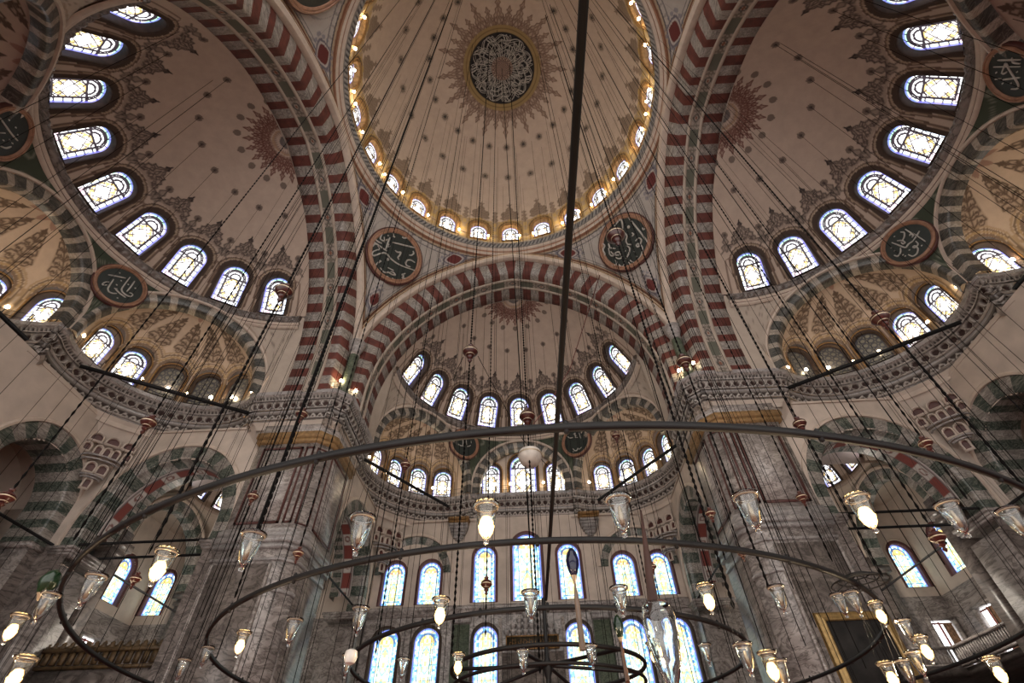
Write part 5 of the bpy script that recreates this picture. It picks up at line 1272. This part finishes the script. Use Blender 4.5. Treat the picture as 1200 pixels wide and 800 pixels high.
# from the bosses of the central dome down to the rings
for ph0, n, off in ((R(40.2), 24, .5), (R(55), 24, .5)):
    for k in range(n):
        a = (k+off)*2*PI/n
        if math.cos(a) < -.75: continue
        r = RD*math.cos(ph0); cable(r*math.sin(a), r*math.cos(a), 3.05+cr.uniform(0, .3), .012)
# from the crown medallion
# from the semi-domes to the lamps of the side halls
for sd in ARM:
    for arc0, step, off in ((5.3, KW, .5), (8.9, .375, .5)):
        th = math.asin((ZS-ZA)/(WA+EA))+arc0/(WA+EA); rr = (WA+EA)*math.cos(th)-EA
        for k in range(-4, 5):
            a = (k+off)*step
            if abs(a) > 1.45: continue
            p = rotp((rr*math.sin(a), CV+rr*math.cos(a), 0), ARM[sd]); 
            if p[1] < -9: continue
            cable(p[0], p[1], 2.2, .013)
    for u, v in ((-9, 19.3), (-5.5, 20.2), (5.5, 19.6), (9, 20.1), (-10.5, 24.5), (10.4, 24.2), (-7.9, 26.8), (8.1, 27.1)):
        p = rotp((u, v, 0), ARM[sd])
        if p[1] > -9: cable(p[0], p[1], 2.2, .013)
# near cables that rake across the frame: from the great arches and the nearer dome to the two big rings
for r, n, c0 in ((10.72, 30, (1.25, 0)), (7.95, 17, (.9, 0)), (5.0, 8, (1.05, 0))):
    for k in range(n):
        a = k*2*PI/n+.07; x, y = c0[0]+r*math.cos(a), c0[1]+r*math.sin(a)
        if math.sin(a) < -.93 : continue
        cable(x, y, 3.03, .0095)
# slack thin wires over the left and right lower bays (leaning)
for k in range(26):
    s = -1 if k % 2 else 1; x = s*cr.uniform(7, 16); y = cr.uniform(-6, 9); cable(x, y, cr.uniform(1.8, 2.6), .009, 'thin slanting wire among the side lamps', 'thin slanting wires', lean=(cr.uniform(-1, 1), cr.uniform(-1, 1)))

# ---------- beaded chains with turned ornaments
lacq = plain('dark_red_lacquer', (.045, .010, .008), .3, var=.4, scale=6)
def ornament():
    t = empty('hanging_ornament')
    pr = [(0, -.5), (.05, -.46), (.09, -.38), (.05, -.3), (.10, -.26), (.13, -.2), (.08, -.16), (.16, -.1), (.27, 0), (.30, .06), (.26, .12), (.30, .14), (.27, .19), (.16, .28), (.07, .32), (.11, .36), (.12, .42), (.06, .47), (0, .5)]
    MB().lathe(pr, 18).build('turned_body', lacq, t, smooth=True)
    MB().lathe([(.30, .05), (.315, .075), (.30, .1)], 18).lathe([(.17, -.11), (.18, -.09), (.165, -.08)], 18).build('gilt_bands', brass, t); return t
orn = ornament(); orn_used = [False]
def chain(px, dist, size, label, bottom=2.9, twist=True, orn2=()):
    d = sight(*px); p = CAMP+d*dist; zt = roof_z(p[0], p[1])
    n = int((zt-bottom)/.16); z = np.linspace(bottom, zt, n*2+1); r = np.where(np.arange(len(z)) % 2 == 0, .012, .036)*(size/.9)**.6
    o = MB().tube(np.stack([np.zeros_like(z), np.zeros_like(z), z-bottom], 1), r, 5).build('hanging_chain', M['cord']); o.location = (p[0], p[1], bottom)
    tag(o, 'beaded black chain carrying the '+label, 'chain')
    for (q, sz, lb) in ((p[2], size, label),)+tuple(orn2):
        c = copy_tree(orn) if orn_used[0] else orn; orn_used[0] = True; c.location = (p[0], p[1], q); c.scale = (sz,)*3; tag(c, lb, 'hanging ornament', 'turned red ornaments on the chains')
    return p
chain((551, 414), 18, .95, 'dark red turned ornament before the middle semi-dome')
chain((618, 490), 18.3, 1.0, 'dark red turned ornament just above the white globe')
chain((332, 343), 11.5, .62, 'dark red ornament before the lowest left semi-dome window')
chain((1033, 375), 11.5, .55, 'dark red ornament before the right corner niche window')
chain((802, 425), 13, .62, 'dark red ornament over the right green column')
chain((722, 278), 19, 1.15, 'dark red ornament before the right roundel')
chain((353, 487), 12, .45, 'red ornament before the left pier cornice')
chain((173, 497), 10, .40, 'red ornament before the left cornice')
chain((475, 546), 15, .5, 'red ornament before the left front niche windows')
chain((938, 498), 12, .45, 'red ornament before the right pier top')
chain((722, 512), 17, .5, 'red ornament before the right front niche')
chain((1086, 521), 9, .30, 'red ornament before the right striped arch')
chain((6, 585), 10, .35, 'red ornament at the left edge of the photo')
chain((296, 583), 9, .28, 'small red ornament before the left pier panel')
chain((833, 603), 9, .28, 'small red ornament beside the right pier corner')
chain((940, 584), 10, .3, 'small red ornament on the right pier panel')
chain((349, 650), 8, .25, 'small red ornament before the left pier moulding')
chain((570, 686), 12, .42, 'small ornament before the left tall qibla window')
chain((1100, 632), 9, .34, 'red ornament before the right corner bay window')
chain((870, 650), 9, .22, 'tiny red ornament left of the right pier')
chain((158, 680), 9, .24, 'tiny red ornament beside the left corner bay window')
chain((765, 665), 13, .3, 'tiny ornament between the right pair of qibla windows')
# the long cord from the crown to the hub
cable(.75, .0, 4.9, .022, 'long cord from the crown medallion down to the chandelier hub', None, lean=(-.75, 0), z1=57.1)
cable(-3.7, -7.4, 3.1, .03, 'heavy dark cable left of the crown medallion', None)

# ---------- strings of small bulbs on rails round the cornices
E_small = emit('small_warm_bulb', (1., .80, .5), 30.0)
bm = MB().lathe([(0, -.14), (.09, -.1), (.13, 0), (.09, .11), (0, .15)], 8).mesh('small_bulb', E_small, 'all')
WARM = []
def bulb(p, label, group):
    o = link('small_bulb', bm); o.location = p; tag(o, label, 'light bulb', group); return o
for sd in ARM:
    P = resample(arm_path(sd != 'front'), .3); Nn = path_normals(P); Q = P-Nn*.35; s = np.r_[0, np.cumsum(np.linalg.norm(np.diff(P, axis=0), axis=1))]
    t = empty('railing', (0, 0, 0), ARM[sd], 'thin black railing with bulbs along the cornice, %s' % names[sd], 'railing')
    for z in (24.5, 24.95): MB().tube(np.c_[Q, np.full(len(Q), z)], .022, 4).build('rail', M['iron'], t)
    po = MB(); k = 0
    for q in np.arange(.4, s[-1], 1.62):
        i = int(np.searchsorted(s, q)); i = min(i, len(Q)-1); po.box((Q[i, 0], Q[i, 1], 24.5), (.05, .05, 1.0)); p = rotp((Q[i, 0], Q[i, 1], 25.12), ARM[sd])
        if p[1] > -6:
            bulb(p, 'tiny glowing bulb on the cornice railing, %s' % names[sd], 'bulbs on the cornice railing, %s' % names[sd]); k += 1
            if k % 3 == 1: WARM.append((p[0], p[1], 25.3))
    tag(po.build('posts', M['iron'], t), kind='stuff')
t = empty('railing', (0, 0, 0), 0, 'thin gilded railing with bulbs round the foot of the central dome', 'railing')
MB().tube(ring_pts(12.72, 44.3, 240), .03, 4, closed=True).build('rail', M['gold'], t)
for k in range(60):
    a = k*2*PI/60+.03*math.sin(k*5)
    if math.cos(a) < -.6: continue
    p = (12.72*math.sin(a), 12.72*math.cos(a), 44.45+.5*((k*7) % 3 == 0))
    if (k*11) % 7 < 5: bulb(p, 'tiny glowing bulb at the foot of the central dome', 'bulbs round the foot of the central dome')
    if k % 4 == 0: WARM.append((12.2*math.sin(a), 12.2*math.cos(a), 45.0))

# ---------- lights: the lit lamps, the warm strings of bulbs
def point(p, e, col, r):
    l = bpy.data.lights.new('lamp_light', 'POINT'); l.energy = e; l.color = col; l.shadow_soft_size = r; o = bpy.data.objects.new('lamp_light', l); COL.objects.link(o); o.location = p; return o
for p in LITPOS: point((p[0], p[1], p[2]-.32), 45, (1., .78, .5), .1)
for p in WARM: point(p, 60, (1., .74, .42), .15)

# ceiling lamps in the corner bays: small glass bowls that light the plaster there
for sx in (-1, 1):
    t = empty('hanging_bay_lamp', (sx*25.5, 24.0, 12.0), 0, 'small milky lamp hanging in the %s corner bay' % ('left' if sx < 0 else 'right'), 'lamp')
    MB().lathe([(0, -.25), (.2, -.18), (.3, 0), (.26, .12), (.1, .2), (0, .22)], 14).build('glass_bowl', emit('milky_lit_glass', (1, .85, .66), 5.0), t, smooth=True)
    MB().tube([(0, 0, .2), (0, 0, 6), (0, 0, 13.5)], .015, 4).build('cord', M['iron'], t)
    point((sx*25.5, 24.0, 11.5), 450, (1, .9, .78), .5)
    point((sx*25.5, 24.0, 13.0), 450, (1, .9, .78), .5)

# big clear glass lantern on a brown tapering cord sheath, low right of the middle
ptl = CAMP+sight(778, 752)*6.2; t = empty('hanging_lantern', tuple(ptl), 0, 'big clear glass lantern before the lower right qibla windows, on a reddish brown sheath', 'lantern')
link('glass_cup', MB().lathe([(.0, -.42), (.06, -.38), (.13, -.2), (.17, .05), (.18, .22), (.16, .34), (.12, .38), (.115, .37), (.155, .33), (.172, .22), (.162, .05), (.12, -.19), (.05, -.36), (.0, -.4)], 24).mesh('lantern_glass', G_lamp, 'all'), t)
q0 = CAMP+sight(768, 724)*6.2-ptl; q1 = CAMP+sight(751, 598)*6.9-ptl
MB().tube([q0, q0*.6+q1*.4, q1], [.07, .045, .012], 8).build('brown_sheath', plain('reddish_brown_leather', (.035, .013, .010), .8), t)
def cord(pts, label, mat='cord', r=.012):
    P = np.array([CAMP+sight(x, y)*d for x, y, d in pts]); o = MB().tube(P-P[0], r, 5).build('slack_rope', M[mat]); o.location = P[0]; tag(o, label, 'rope')
M['red_cord'] = plain('dull_red_cord', (.10, .022, .018), .8)
cord([(703, 322, 18.6), (668, 432, 18.4), (640, 478, 18.3), (625, 497, 18.3)], 'slack dull red rope from the right roundel to the ornament above the white globe', 'red_cord', .016)
cord([(543, 418, 18.0), (536, 432, 18), (531, 446, 18)], 'short thin rope hanging left from the ornament before the middle semi-dome', r=.012)
cord([(560, 417, 18.0), (588, 470, 18), (612, 514, 18), (655, 560, 18)], 'thin slanting rope from the middle semi-dome ornament past the white globe', r=.012)
pq = CAMP+sight(411, 769)*7.5; t = empty('hanging_globe', tuple(pq), 0, 'small white glass globe low on the left before the qibla wall', 'globe')
MB().lathe([(0, -.1), (.06, -.07), (.085, 0), (.07, .06), (.03, .08), (0, .08)], 16).build('glass_globe', plain('white_glass', (.4, .38, .36), .3), t, smooth=True)
MB().tube([(0, 0, .08), (0, 0, .4), (0, 0, 3.)], .006, 4).build('cord', M['cord'], t)
# ---------- light and view
w = bpy.data.worlds.new('world'); scn.world = w; w.use_nodes = True
bg = w.node_tree.nodes['Background']; bg.inputs[0].default_value = (1., .95, .895, 1); bg.inputs[1].default_value = 2.0
scn.view_settings.view_transform = 'Standard'; scn.view_settings.look = 'None'; scn.view_settings.exposure = 0.34; scn.view_settings.gamma = 1; scn.view_settings.use_curve_mapping = False
scn.cycles.max_bounces = 8; scn.cycles.diffuse_bounces = 5; scn.cycles.use_denoising = True; scn.cycles.sample_clamp_indirect = 6
